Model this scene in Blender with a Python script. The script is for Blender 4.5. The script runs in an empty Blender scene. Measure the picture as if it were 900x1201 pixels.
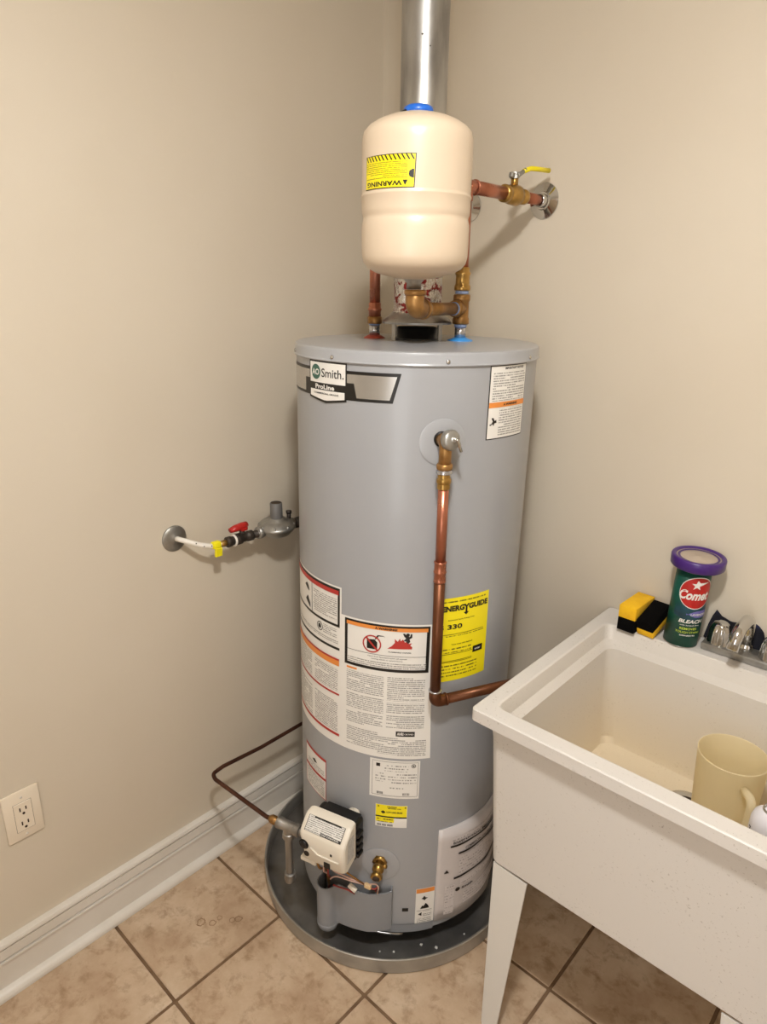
import bpy, bmesh, math, random
from math import sin, cos, radians as rad, pi, hypot, atan2
from mathutils import Vector, Matrix
random.seed(4)
S = bpy.context.scene
COL = S.collection
V = Vector

# ------------------------------------------------------------------ camera
cd = bpy.data.cameras.new('camera'); cam = bpy.data.objects.new('camera', cd); COL.objects.link(cam)
f_px, pitch, roll, yaw = 795.4968, 0.3193, 0.0153, -0.7370
fw = V((sin(yaw)*cos(pitch), cos(yaw)*cos(pitch), -sin(pitch)))
rt = V((cos(yaw), -sin(yaw), 0)); up = rt.cross(fw)
r2 = rt*cos(roll)+up*sin(roll); u2 = -rt*sin(roll)+up*cos(roll)
m = Matrix((r2, u2, -fw)).transposed().to_4x4(); m.translation = V((1.5064, -1.6317, 1.6745))
cam.matrix_world = m
cd.sensor_fit = 'HORIZONTAL'; cd.sensor_width = 36; cd.lens = f_px/900*36; cd.clip_start = .02
S.camera = cam
# ------------------------------------------------------------------ world, exposure, lights
w = bpy.data.worlds.new('world'); S.world = w; w.use_nodes = True
w.node_tree.nodes['Background'].inputs[0].default_value = (.9, .85, .78, 1)
w.node_tree.nodes['Background'].inputs[1].default_value = .15
S.view_settings.view_transform = 'Standard'; S.view_settings.look = 'None'
S.view_settings.exposure = 0.12; S.view_settings.gamma = 1
LIGHT = V((1.30, -1.35, 2.42))
ld = bpy.data.lights.new('ceiling_light', 'POINT'); ld.shadow_soft_size = .075
ld.energy = 28; ld.color = (1, .99, .97)
lo = bpy.data.objects.new('ceiling_light', ld); COL.objects.link(lo); lo.location = LIGHT
l2 = bpy.data.lights.new('ceiling_light_down', 'AREA'); l2.shape = 'DISK'; l2.size = .15; l2.energy = 15; l2.color = (1, .99, .97)
l2o = bpy.data.objects.new('ceiling_light_down', l2); COL.objects.link(l2o); l2o.location = LIGHT   # the lamp shines mostly downward
# added fill: unseen soft light shining in through the opening behind the camera
hd_ = bpy.data.lights.new('rear_fill_light', 'AREA'); hd_.shape = 'RECTANGLE'; hd_.size = .95; hd_.size_y = 1.9
hd_.energy = 21; hd_.color = (1, .99, .98)
ho = bpy.data.objects.new('rear_fill_light', hd_); COL.objects.link(ho); ho.location = (2.0, -3.35, 1.15); ho.rotation_euler = (rad(90), 0, rad(12))

# ------------------------------------------------------------------ materials
def lin(h):
    h = h.lstrip('#'); c = [int(h[i:i+2], 16)/255 for i in (0, 2, 4)]
    return tuple((x/12.92 if x <= .04045 else ((x+.055)/1.055)**2.4) for x in c)+(1,)
def mat(name, c, rough=.5, metal=0, bump=0, bscale=60, c2=None, cscale=8, cpos=(.4, .65), coat=0, rvar=0, trans=0, detail=6, spec=None, bdist=.002, stretch=None, sss=0):
    m = bpy.data.materials.new(name); m.use_nodes = True
    n = m.node_tree.nodes; l = m.node_tree.links; b = n['Principled BSDF']
    b.inputs['Base Color'].default_value = lin(c); b.inputs['Roughness'].default_value = rough
    b.inputs['Metallic'].default_value = metal; b.inputs['Coat Weight'].default_value = coat
    if spec is not None: b.inputs['Specular IOR Level'].default_value = spec
    if trans: b.inputs['Transmission Weight'].default_value = trans
    if sss: b.inputs['Subsurface Weight'].default_value = sss; b.inputs['Subsurface Scale'].default_value = .02
    tc = n.new('ShaderNodeTexCoord'); src = tc.outputs['Object']
    if stretch:
        mp = n.new('ShaderNodeMapping'); mp.inputs['Scale'].default_value = stretch; l.new(src, mp.inputs[0]); src = mp.outputs[0]
    if c2:
        t = n.new('ShaderNodeTexNoise'); t.inputs['Scale'].default_value = cscale; t.inputs['Detail'].default_value = detail
        r = n.new('ShaderNodeValToRGB'); r.color_ramp.elements[0].color = lin(c); r.color_ramp.elements[1].color = lin(c2)
        r.color_ramp.elements[0].position = cpos[0]; r.color_ramp.elements[1].position = cpos[1]
        l.new(src, t.inputs[0]); l.new(t.outputs[0], r.inputs[0]); l.new(r.outputs[0], b.inputs['Base Color'])
    if rvar:
        t = n.new('ShaderNodeTexNoise'); t.inputs['Scale'].default_value = cscale*1.7; t.inputs['Detail'].default_value = 5
        r = n.new('ShaderNodeMapRange'); r.inputs[1].default_value = .3; r.inputs[2].default_value = .7
        r.inputs[3].default_value = rough-rvar; r.inputs[4].default_value = rough+rvar
        l.new(src, t.inputs[0]); l.new(t.outputs[0], r.inputs[0]); l.new(r.outputs[0], b.inputs['Roughness'])
    if bump:
        t = n.new('ShaderNodeTexNoise'); t.inputs['Scale'].default_value = bscale; t.inputs['Detail'].default_value = 4
        bp = n.new('ShaderNodeBump'); bp.inputs['Strength'].default_value = bump; bp.inputs['Distance'].default_value = bdist
        l.new(src, t.inputs[0]); l.new(t.outputs[0], bp.inputs['Height']); l.new(bp.outputs[0], b.inputs['Normal'])
    return m
def printmat(name, paper, ink, pitch, wordscale=260, thr=.42, dens=.62, mix=.8):
    """fine unreadable print: rows of words; UV holds metres along / up the label"""
    m = bpy.data.materials.new(name); m.use_nodes = True
    n = m.node_tree.nodes; l = m.node_tree.links; b = n['Principled BSDF']; b.inputs['Roughness'].default_value = .45
    uv = n.new('ShaderNodeUVMap'); sp = n.new('ShaderNodeSeparateXYZ'); l.new(uv.outputs[0], sp.inputs[0])
    def M(op, a, bb=None):
        x = n.new('ShaderNodeMath'); x.operation = op
        for i, q in enumerate((a, bb)):
            if q is None: continue
            if isinstance(q, (int, float)): x.inputs[i].default_value = q
            else: l.new(q, x.inputs[i])
        return x.outputs[0]
    row = M('DIVIDE', sp.outputs[1], pitch); fr = M('FRACT', row); ri = M('FLOOR', row)
    line = M('MULTIPLY', M('GREATER_THAN', fr, .5-dens/2), M('LESS_THAN', fr, .5+dens/2))
    cx = n.new('ShaderNodeCombineXYZ'); l.new(M('MULTIPLY', sp.outputs[0], wordscale), cx.inputs[0]); l.new(M('MULTIPLY', ri, 7.31), cx.inputs[1])
    t = n.new('ShaderNodeTexNoise'); t.inputs['Scale'].default_value = 1; t.inputs['Detail'].default_value = 3; t.inputs['Roughness'].default_value = .8
    l.new(cx.outputs[0], t.inputs[0])
    word = M('GREATER_THAN', t.outputs[0], thr)
    cy = n.new('ShaderNodeCombineXYZ'); l.new(M('MULTIPLY', ri, 3.7), cy.inputs[1]); l.new(M('MULTIPLY', sp.outputs[0], 9.), cy.inputs[0])
    t2 = n.new('ShaderNodeTexNoise'); t2.inputs['Scale'].default_value = 1; l.new(cy.outputs[0], t2.inputs[0])
    gap = M('GREATER_THAN', t2.outputs[0], .37)
    fac = M('MULTIPLY', M('MULTIPLY', line, M('MULTIPLY', word, gap)), mix)
    mx = n.new('ShaderNodeMix'); mx.data_type = 'RGBA'; mx.inputs[6].default_value = lin(paper); mx.inputs[7].default_value = lin(ink)
    l.new(fac, mx.inputs[0]); l.new(mx.outputs[2], b.inputs['Base Color'])
    return m
M_ = {}
M_['wall'] = mat('wall_paint', '#d0c5b3', .6, bump=.1, bscale=260, c2='#ccc0ad', cscale=1.5, bdist=.001)
M_['ceil'] = mat('ceiling_paint', '#e6e0d4', .8, bump=.1, bscale=200)
M_['trim'] = mat('trim_paint', '#d9d3ca', .38, c2='#d3ccc1', cscale=6)
M_['grout'] = mat('grout', '#7f654c', .9, bump=.4, bscale=400, c2='#6c533c', cscale=20)
M_['grey'] = mat('grey_enamel', '#999a9d', .33, bump=.03, bscale=30, rvar=.03, cscale=4, coat=.15)
M_['greycap'] = mat('grey_enamel_cap', '#9c9da0', .28, coat=.2)
M_['greyplastic'] = mat('grey_plastic', '#84868a', .45, bump=.06, bscale=300)
M_['white'] = mat('label_white', '#e2dfd9', .4)
M_['ink'] = mat('ink_black', '#15120f', .4)
M_['orange'] = mat('ink_orange', '#e08a3e', .4)
M_['redink'] = mat('ink_red', '#b0302a', .4)
M_['yellow'] = mat('label_yellow', '#efdd18', .4)
M_['greenink'] = mat('ink_green', '#2c5a4c', .4)
M_['silver'] = mat('label_silver', '#b9b7b3', .25, metal=.75)
M_['fine'] = printmat('fine_print', '#e2dfd9', '#3a3633', .0051, 430, .45, .52, .68)
M_['fine2'] = printmat('fine_print_light', '#e2dfd9', '#3a3633', .008, 230, .5, .4, .75)
M_['fineY'] = printmat('fine_print_yellow', '#efdd18', '#2a2610', .0085, 220, .47, .4, .85)
M_['cream'] = mat('cream_enamel', '#d2bfa7', .34, coat=.12, bump=.02, bscale=25)
M_['galv'] = mat('galvanized_steel', '#b4b2ae', .36, metal=.9, c2='#8f8d8a', cscale=22, rvar=.08, bump=.12, bscale=12, stretch=(1, 1, .25))
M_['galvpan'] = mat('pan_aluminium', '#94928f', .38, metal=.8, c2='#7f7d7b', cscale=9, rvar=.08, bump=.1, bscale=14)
M_['steel'] = mat('chrome', '#c9c8c6', .1, metal=1, rvar=.05, cscale=30)
M_['zinc'] = mat('zinc_cast', '#a9a7a2', .38, metal=.85, bump=.2, bscale=160, c2='#94928d', cscale=30)
M_['copper'] = mat('copper_new', '#b87860', .32, metal=.88, c2='#a0624a', cscale=14, rvar=.08, cpos=(.35, .7))
M_['copperd'] = mat('copper_aged', '#74462b', .42, metal=.7, c2='#4a2d1c', cscale=12, rvar=.08, cpos=(.35, .7), stretch=(1, 1, .35))
M_['brass'] = mat('brass_bright', '#bd9757', .28, metal=.92, c2='#9d7c42', cscale=40)
M_['brassd'] = mat('brass_dull', '#a8804e', .4, metal=.8, c2='#8a6538', cscale=30, bump=.1, bscale=200)
M_['blackpipe'] = mat('black_iron', '#4a423b', .5, metal=.6, bump=.25, bscale=150, c2='#352e29', cscale=40)
M_['black'] = mat('black_plastic', '#0d0c0c', .42, bump=.05, bscale=200)
M_['foilred'] = mat('foil_tape', '#d8d5cf', .2, metal=.8, c2='#8e3434', cscale=60, cpos=(.52, .58), bump=1, bscale=110, bdist=.006, detail=3)
M_['blue'] = mat('blue_plastic', '#1d62c4', .35)
M_['lblue'] = mat('light_blue_plastic', '#3a8fd6', .35)
M_['pblue'] = mat('pipe_dope', '#93a6cf', .5)
M_['redpl'] = mat('red_plastic', '#b01f1a', .4)
M_['redring'] = mat('dull_red_plastic', '#a63e2a', .5)
M_['nipple'] = mat('nipple_steel', '#bdbdc0', .22, metal=.9)
M_['hose'] = mat('white_coated_tube', '#e6e0d6', .45)
M_['tag'] = mat('yellow_tag', '#f1e414', .45)
M_['boxwhite'] = mat('control_white_plastic', '#e2dacb', .42)
M_['sink'] = mat('sink_plastic', '#d6cec3', .42, bump=.04, bscale=200, c2='#d1c8bb', cscale=5, sss=.0)
M_['leg'] = mat('leg_metal', '#d3d0ca', .4)
M_['sponge'] = mat('sponge_yellow', '#f2bd17', .9, bump=.5, bscale=500, c2='#e8b010', cscale=40)
M_['scour'] = mat('sponge_black', '#060505', 1, bump=.3, bscale=700, spec=.1)
M_['purple'] = mat('purple_plastic', '#42206f', .35)
M_['frost'] = mat('frosted_plastic', '#b3a494', .5)
M_['green'] = mat('can_green', '#0d463b', .4, c2='#115544', cscale=25)
M_['navy'] = mat('navy_cloth', '#14141f', .9, bump=.4, bscale=900, c2='#1b2350', cscale=9, cpos=(.52, .62))
M_['plate'] = mat('outlet_ivory', '#e2d5c1', .4)
M_['slot'] = mat('slot_dark', '#3a2c1e', .8)
M_['lamp_metal'] = mat('lamp_white', '#e8e4da', .5)
M_['canwhite'] = mat('can_white', '#dedbe0', .35)
M_['crumb'] = mat('crumb_white', '#e6e4df', .7)
M_['darkgrey'] = mat('dark_grey_cap', '#706e6c', .45, metal=.3)
M_['stain'] = mat('ring_stain', '#8f7254', .6)
M_['lav'] = mat('ink_lavender', '#6d68ae', .4)
M_['wirew'] = mat('wire_pinkish', '#c9a79a', .5)
M_['wirer'] = mat('wire_red', '#8c2f2a', .5)
M_['wiret'] = mat('connector_tan', '#d8b98c', .5)
M_['palegreen'] = mat('ink_pale_green', '#b9cf4a', .4)

def pitcher_mat():
    m = bpy.data.materials.new('translucent_amber_plastic'); m.use_nodes = True
    n = m.node_tree.nodes; l = m.node_tree.links; b = n['Principled BSDF']
    b.inputs['Base Color'].default_value = lin('#f0e6cb'); b.inputs['Roughness'].default_value = .4
    tr = n.new('ShaderNodeBsdfTranslucent'); tr.inputs[0].default_value = lin('#f8efd2')
    mx = n.new('ShaderNodeMixShader'); mx.inputs[0].default_value = .6
    l.new(b.outputs[0], mx.inputs[1]); l.new(tr.outputs[0], mx.inputs[2]); l.new(mx.outputs[0], n['Material Output'].inputs[0])
    return m
M_['pitcher'] = pitcher_mat()
def sink_mat():
    m = mat('sink_speckled_plastic', '#cfcac4', .4, bump=.05, bscale=160)
    n = m.node_tree.nodes; l = m.node_tree.links; b = n['Principled BSDF']
    tc = n['Texture Coordinate']
    # fine grey specks (stone-effect moulding) and a yellowish stain on the basin bottom
    v = n.new('ShaderNodeTexNoise'); v.inputs['Scale'].default_value = 210; v.inputs['Detail'].default_value = 2
    r = n.new('ShaderNodeValToRGB'); r.color_ramp.elements[0].position = .64; r.color_ramp.elements[1].position = .72
    r.color_ramp.elements[0].color = (0, 0, 0, 1); r.color_ramp.elements[1].color = (1, 1, 1, 1)
    v2 = n.new('ShaderNodeTexNoise'); v2.inputs['Scale'].default_value = 9; v2.inputs['Detail'].default_value = 3
    mr = n.new('ShaderNodeMapRange'); mr.inputs[1].default_value = .4; mr.inputs[2].default_value = .65; mr.inputs[3].default_value = .05; mr.inputs[4].default_value = .6
    mu = n.new('ShaderNodeMath'); mu.operation = 'MULTIPLY'
    l.new(tc.outputs['Object'], v.inputs[0]); l.new(v.outputs[0], r.inputs[0]); l.new(tc.outputs['Object'], v2.inputs[0]); l.new(v2.outputs[0], mr.inputs[0])
    l.new(r.outputs[0], mu.inputs[0]); l.new(mr.outputs[0], mu.inputs[1])
    mx = n.new('ShaderNodeMix'); mx.data_type = 'RGBA'; mx.inputs[6].default_value = lin('#cfcac4'); mx.inputs[7].default_value = lin('#8b8073')
    l.new(mu.outputs[0], mx.inputs[0])
    # stain: basin floor scum, keyed to the tub's own height
    g = n.new('ShaderNodeSeparateXYZ'); l.new(tc.outputs['Object'], g.inputs[0])
    s = n.new('ShaderNodeMapRange'); s.inputs[1].default_value = .80; s.inputs[2].default_value = .59; s.inputs[3].default_value = .06; s.inputs[4].default_value = .5
    l.new(g.outputs[2], s.inputs[0])
    att = n.new('ShaderNodeAttribute'); att.attribute_name = 'inside'
    sm = n.new('ShaderNodeMath'); sm.operation = 'MULTIPLY'; l.new(s.outputs[0], sm.inputs[0]); l.new(att.outputs['Fac'], sm.inputs[1])
    m2 = n.new('ShaderNodeMix'); m2.data_type = 'RGBA'; m2.inputs[7].default_value = lin('#e2c893')
    l.new(sm.outputs[0], m2.inputs[0]); l.new(mx.outputs[2], m2.inputs[6]); l.new(m2.outputs[2], b.inputs['Base Color'])
    return m
M_['sink'] = sink_mat()
def tile_mat():
    m = bpy.data.materials.new('ceramic_tile'); m.use_nodes = True
    n = m.node_tree.nodes; l = m.node_tree.links; b = n['Principled BSDF']; b.inputs['Roughness'].default_value = .42
    tc = n.new('ShaderNodeTexCoord'); oi = n.new('ShaderNodeObjectInfo')
    ad = n.new('ShaderNodeVectorMath'); ad.operation = 'ADD'; l.new(tc.outputs['Object'], ad.inputs[0])
    mu = n.new('ShaderNodeVectorMath'); mu.operation = 'SCALE'; l.new(oi.outputs['Location'], mu.inputs[0]); mu.inputs['Scale'].default_value = 3.7
    l.new(mu.outputs[0], ad.inputs[1])
    t = n.new('ShaderNodeTexNoise'); t.inputs['Scale'].default_value = 6; t.inputs['Detail'].default_value = 8; t.inputs['Roughness'].default_value = .62
    r = n.new('ShaderNodeValToRGB'); e = r.color_ramp.elements
    e[0].position = .3; e[0].color = lin('#a78b70'); e[1].position = .7; e[1].color = lin('#d2bea6')
    k = e.new(.5); k.color = lin('#bfa68b')
    l.new(ad.outputs[0], t.inputs[0]); l.new(t.outputs[0], r.inputs[0])
    t2 = n.new('ShaderNodeTexNoise'); t2.inputs['Scale'].default_value = 21; t2.inputs['Detail'].default_value = 9; t2.inputs['Roughness'].default_value = .68; t2.inputs['Distortion'].default_value = .25
    r2_ = n.new('ShaderNodeValToRGB'); r2_.color_ramp.elements[0].position = .5; r2_.color_ramp.elements[1].position = .70
    r2_.color_ramp.elements[0].color = (0, 0, 0, 1); r2_.color_ramp.elements[1].color = (.75, .75, .75, 1)
    l.new(ad.outputs[0], t2.inputs[0]); l.new(t2.outputs[0], r2_.inputs[0])
    mx = n.new('ShaderNodeMix'); mx.data_type = 'RGBA'; mx.inputs[7].default_value = lin('#8a6c4c')
    l.new(r2_.outputs[0], mx.inputs[0]); l.new(r.outputs[0], mx.inputs[6]); l.new(mx.outputs[2], b.inputs['Base Color'])
    bp = n.new('ShaderNodeBump'); bp.inputs['Strength'].default_value = .15; bp.inputs['Distance'].default_value = .002
    l.new(t2.outputs[0], bp.inputs['Height']); l.new(bp.outputs[0], b.inputs['Normal'])
    return m
M_['tile'] = tile_mat()

# ------------------------------------------------------------------ object plumbing
ORG = {}
def thing(name, label, cat, loc, group=None):
    o = bpy.data.objects.new(name, None); COL.objects.link(o); o.location = loc; o.empty_display_size = .05
    ORG[o.name] = V(loc); o['label'] = label; o['category'] = cat
    if group: o['group'] = group
    return o
def tag(o, label, cat, group=None):
    o['label'] = label; o['category'] = cat
    if group: o['group'] = group
    return o
def obj(name, bm, mt, parent=None, label=None, smooth=35):
    """link a bmesh (built in world coordinates) as one object"""
    me = bpy.data.meshes.new(name)
    ms = mt if isinstance(mt, (list, tuple)) else [mt]
    for q in ms: me.materials.append(M_[q])
    if parent is not None: org = ORG[parent.name]
    else:
        xs = [v.co.x for v in bm.verts]; ys = [v.co.y for v in bm.verts]; zs = [v.co.z for v in bm.verts]
        org = V(((min(xs)+max(xs))/2, (min(ys)+max(ys))/2, min(zs)))
    for v in bm.verts: v.co -= org
    if smooth:
        for fa in bm.faces: fa.smooth = True
        for e in bm.edges:
            if len(e.link_faces) == 2:
                if e.calc_face_angle(0) > rad(smooth): e.smooth = False
    bm.to_mesh(me); bm.free()
    o = bpy.data.objects.new(name, me); COL.objects.link(o)
    if parent is not None: o.parent = parent
    else: o.location = org
    ORG[o.name] = org
    if label: o['label'] = label
    if any(k in name for k in ('print', 'lettering', 'headings', 'plate_bands', 'maker_name', 'range_name', 'emblem_letters', 'slots', 'rims', 'cover_openings', 'housing_screws')): o['kind'] = 'stuff'
    return o
def struct(o): o['kind'] = 'structure'; return o

def BM(): return bmesh.new()
def frame(d, hint=None):
    d = V(d).normalized(); h = V(hint) if hint is not None else (V((0, 0, 1)) if abs(d.z) < .9 else V((1, 0, 0)))
    x = h.cross(d).normalized() if h.cross(d).length > 1e-6 else V((1, 0, 0)); y = d.cross(x).normalized()
    return x, y, d
def box(bm, c, size, R=None, bev=0, seg=2, mi=0):
    r = bmesh.ops.create_cube(bm, size=1)
    vs = r['verts']
    for v in vs: v.co = V((v.co.x*size[0], v.co.y*size[1], v.co.z*size[2]))
    fs = set(f for v in vs for f in v.link_faces)
    if bev:
        es = set(e for v in vs for e in v.link_edges)
        rr = bmesh.ops.bevel(bm, geom=list(es), offset=bev, segments=seg, affect='EDGES', profile=.5)
        vs = list(set(v for f in rr['faces'] for v in f.verts) | set(v for v in vs if v.is_valid))
        fs = set(f for v in vs for f in v.link_faces)
    for v in vs:
        co = v.co
        if R is not None: co = R @ co
        v.co = co + V(c)
    for f in fs: f.material_index = mi
    return vs
def rotm(x, y, z): return Matrix((V(x), V(y), V(z))).transposed()
def lathe(bm, prof, o=(0, 0, 0), d=(0, 0, 1), seg=32, mi=0, cap=True, a0=0, hint=None):
    x, y, z = frame(d, hint); o = V(o); rings = []
    for r, h in prof:
        if r < 1e-6: rings.append([bm.verts.new(o+z*h)])
        else: rings.append([bm.verts.new(o+z*h+(x*cos(a0+2*pi*i/seg)+y*sin(a0+2*pi*i/seg))*r) for i in range(seg)])
    fs = []
    for a, b in zip(rings, rings[1:]):
        for i in range(seg):
            j = (i+1) % seg
            if len(a) == 1 and len(b) == 1: continue
            if len(a) == 1: fs.append(bm.faces.new((a[0], b[j], b[i])))
            elif len(b) == 1: fs.append(bm.faces.new((a[i], a[j], b[0])))
            else: fs.append(bm.faces.new((a[i], a[j], b[j], b[i])))
    if cap:
        if len(rings[0]) > 1: fs.append(bm.faces.new(rings[0][::-1]))
        if len(rings[-1]) > 1: fs.append(bm.faces.new(rings[-1]))
    for f in fs: f.material_index = mi
    return fs
def cyl(bm, a, b, r, seg=20, mi=0, r2_=None, bev=0):
    a = V(a); b = V(b); L = (b-a).length
    rb = r if r2_ is None else r2_
    p = [(r, 0), (rb, L)] if not bev else [(r-bev, 0), (r, bev), (rb, L-bev), (rb-bev, L)]
    return lathe(bm, p, a, b-a, seg, mi)
def fillet(pts, r, n=6):
    pts = [V(p) for p in pts]; out = [pts[0]]
    for a, b, c in zip(pts, pts[1:], pts[2:]):
        u = (a-b).normalized(); v = (c-b).normalized(); ang = u.angle(v)
        if ang > pi-.02: out.append(b); continue
        t = min(r/math.tan(ang/2), (a-b).length*.49, (c-b).length*.49)
        for i in range(n+1):
            s = i/n; p0 = b+u*t; p1 = b+v*t
            out.append(p0*(1-s)**2+b*2*s*(1-s)+p1*s*s)
    out.append(pts[-1]); return out
def tube(bm, pts, r, seg=14, mi=0, cap=True):
    pts = [V(p) for p in pts]; n = len(pts)
    rs = r if isinstance(r, (list, tuple)) else [r]*n
    t = [(pts[min(i+1, n-1)]-pts[max(i-1, 0)]).normalized() for i in range(n)]
    x, y, _ = frame(t[0]); rings = []
    for i in range(n):
        if i:
            q = t[i-1].rotation_difference(t[i]); x = q @ x
            x = (x-t[i]*x.dot(t[i])).normalized()
        y = t[i].cross(x)
        rings.append([bm.verts.new(pts[i]+(x*cos(2*pi*k/seg)+y*sin(2*pi*k/seg))*rs[i]) for k in range(seg)])
    fs = []
    for a, b in zip(rings, rings[1:]):
        for k in range(seg):
            j = (k+1) % seg; fs.append(bm.faces.new((a[k], a[j], b[j], b[k])))
    if cap: fs.append(bm.faces.new(rings[0][::-1])); fs.append(bm.faces.new(rings[-1]))
    for f in fs: f.material_index = mi
def prism(bm, poly, fn, h0, h1, mi=0):
    """poly 2D -> solid, fn(u,v,h) -> world"""
    a = [bm.verts.new(fn(u, v, h0)) for u, v in poly]; b = [bm.verts.new(fn(u, v, h1)) for u, v in poly]
    n = len(poly); fs = [bm.faces.new(a[::-1]), bm.faces.new(b)]
    for i in range(n):
        j = (i+1) % n; fs.append(bm.faces.new((a[i], a[j], b[j], b[i])))
    for f in fs: f.material_index = mi
    bmesh.ops.recalc_face_normals(bm, faces=fs)
    return fs

# ------------------------------------------------------------------ surface mapping for printed labels
class Cyl:
    def __init__(s, c, R, ax=(0, 0)): s.c = c; s.R = R; s.ax = ax
    def __call__(s, th, z, e=0):
        a = rad(th); r = s.R+e
        return V((s.c[0]+s.ax[0]*z+r*cos(a), s.c[1]+s.ax[1]*z+r*sin(a), z))
HEAT = Cyl((.4537, -.3893), .2781, (.007, .007))
TANK = Cyl((.586, -.538), .1046)
E1, E2, E3 = .0007, .0012, .0017
def patch(bm, S_, t0, t1, z0, z1, e=E1, mi=0, uvl=True, t2=None, t3=None, step=2.0, nz=1):
    """curved rectangle (t0..t1 at the bottom, t2..t3 at the top)"""
    t2 = t0 if t2 is None else t2; t3 = t1 if t3 is None else t3
    n = max(1, int(abs(t1-t0)/step+.99)); uv = bm.loops.layers.uv.verify()
    k = rad(1)*S_.R
    grid = []
    for j in range(nz+1):
        q = j/nz; z = z0+(z1-z0)*q
        grid.append([( (t0+(t1-t0)*i/n)*(1-q)+(t2+(t3-t2)*i/n)*q, z) for i in range(n+1)])
    vs = [[bm.verts.new(S_(t, z, e)) for t, z in row] for row in grid]
    for j in range(nz):
        for i in range(n):
            f = bm.faces.new((vs[j][i], vs[j][i+1], vs[j+1][i+1], vs[j+1][i])); f.material_index = mi
            for lp, (t, z) in zip(f.loops, (grid[j][i], grid[j][i+1], grid[j+1][i+1], grid[j+1][i])): lp[uv].uv = (t*k, z)
def border(bm, S_, t0, t1, z0, z1, wt, e=E2, mi=0):
    dt = math.degrees(wt/S_.R)
    patch(bm, S_, t0, t1, z1-wt, z1, e, mi); patch(bm, S_, t0, t1, z0, z0+wt, e, mi)
    patch(bm, S_, t0, t0+dt, z0, z1, e, mi); patch(bm, S_, t1-dt, t1, z0, z1, e, mi)
def poly(bm, S_, pts, e=E2, mi=0, step=1.5):
    b = bmesh.new(); b.faces.new([b.verts.new((t, z*400, 0)) for t, z in pts])
    t0, t1 = min(p[0] for p in pts), max(p[0] for p in pts); c = t0+step
    while c < t1-.05:
        bmesh.ops.bisect_plane(b, geom=b.verts[:]+b.edges[:]+b.faces[:], plane_co=(c, 0, 0), plane_no=(1, 0, 0)); c += step
    bmesh.ops.triangulate(b, faces=b.faces[:])
    m_ = {v: bm.verts.new(S_(v.co.x, v.co.y/400, e)) for v in b.verts}
    for f in b.faces: bm.faces.new([m_[v] for v in f.verts]).material_index = mi
    b.free()
def disc(bm, S_, t, z, r, e=E2, mi=0, n=24, r0=0, sq=1):
    k = math.degrees(1/S_.R)
    o = [S_(t+r*sq*cos(2*pi*i/n)*k, z+r*sin(2*pi*i/n), e) for i in range(n)]
    if r0:
        q = [S_(t+r0*sq*cos(2*pi*i/n)*k, z+r0*sin(2*pi*i/n), e) for i in range(n)]
        a = [bm.verts.new(p) for p in o]; b = [bm.verts.new(p) for p in q]
        for i in range(n):
            j = (i+1) % n; bm.faces.new((a[i], a[j], b[j], b[i])).material_index = mi
    else:
        c = bm.verts.new(S_(t, z, e)); a = [bm.verts.new(p) for p in o]
        for i in range(n): bm.faces.new((c, a[i], a[(i+1) % n])).material_index = mi
def textmesh(s, bold=.0, shear=0, space=1.0):
    cu = bpy.data.curves.new('t', 'FONT'); cu.body = s; cu.offset = bold; cu.shear = shear; cu.space_character = space; cu.resolution_u = 3
    o = bpy.data.objects.new('t', cu); COL.objects.link(o)
    dg = bpy.context.evaluated_depsgraph_get(); me = bpy.data.meshes.new_from_object(o.evaluated_get(dg))
    bpy.data.objects.remove(o); bpy.data.curves.remove(cu)
    xs = [v.co.x for v in me.vertices]; ys = [v.co.y for v in me.vertices]
    x0, x1, y0, y1 = min(xs), max(xs), min(ys), max(ys)
    vs = [((v.co.x-x0)/(x1-x0), (v.co.y-y0)/(y1-y0)) for v in me.vertices]; fs = [tuple(p.vertices) for p in me.polygons]
    bpy.data.meshes.remove(me); return vs, fs
def text(bm, s, fn, mi=0, bold=.0, shear=0, space=1.0):
    """fn(u,v), u,v in 0..1 -> world"""
    vs, fs = textmesh(s, bold, shear, space); b = [bm.verts.new(fn(u, v)) for u, v in vs]
    for f in fs:
        try: bm.faces.new([b[i] for i in f]).material_index = mi
        except ValueError: pass
def ctext(bm, s, S_, t0, t1, z0, z1, e=E3, mi=0, flip=False, **k):
    if flip: fn = lambda u, v: S_(t1+(t0-t1)*u, z1+(z0-z1)*v, e)
    else: fn = lambda u, v: S_(t0+(t1-t0)*u, z0+(z1-z0)*v, e)
    text(bm, s, fn, mi, **k)

# ================================================================== ROOM
RX, RY, RZ = 2.7, -3.0, 2.5
def slab(name, c, size, m):
    bm = BM(); box(bm, c, size); return struct(obj(name, bm, m, smooth=0))
slab('wall_left', (-.05, RY/2, RZ/2), (.1, -RY+.2, RZ), 'wall')
slab('wall_back', (RX/2, .05, RZ/2), (RX, .1, RZ), 'wall')
slab('wall_right', (RX+.05, RY/2, RZ/2), (.1, -RY+.2, RZ), 'wall')
bm = BM()   # wall behind the camera, with an opening added to let the fill light in
for x0_, x1_, z0_, z1_ in ((0, 1.5, 0, RZ), (2.5, RX, 0, RZ), (1.5, 2.5, 2.1, RZ)): box(bm, ((x0_+x1_)/2, RY-.05, (z0_+z1_)/2), (x1_-x0_, .1, z1_-z0_))
struct(obj('wall_front', bm, 'wall', smooth=0))
slab('ceiling', (RX/2, RY/2, RZ+.05), (RX+.2, -RY+.2, .1), 'ceil')
floor = slab('floor', (RX/2, RY/2, -.0535), (RX, -RY, .1), 'grout')     # mortar bed 5 mm under the tile faces
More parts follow.
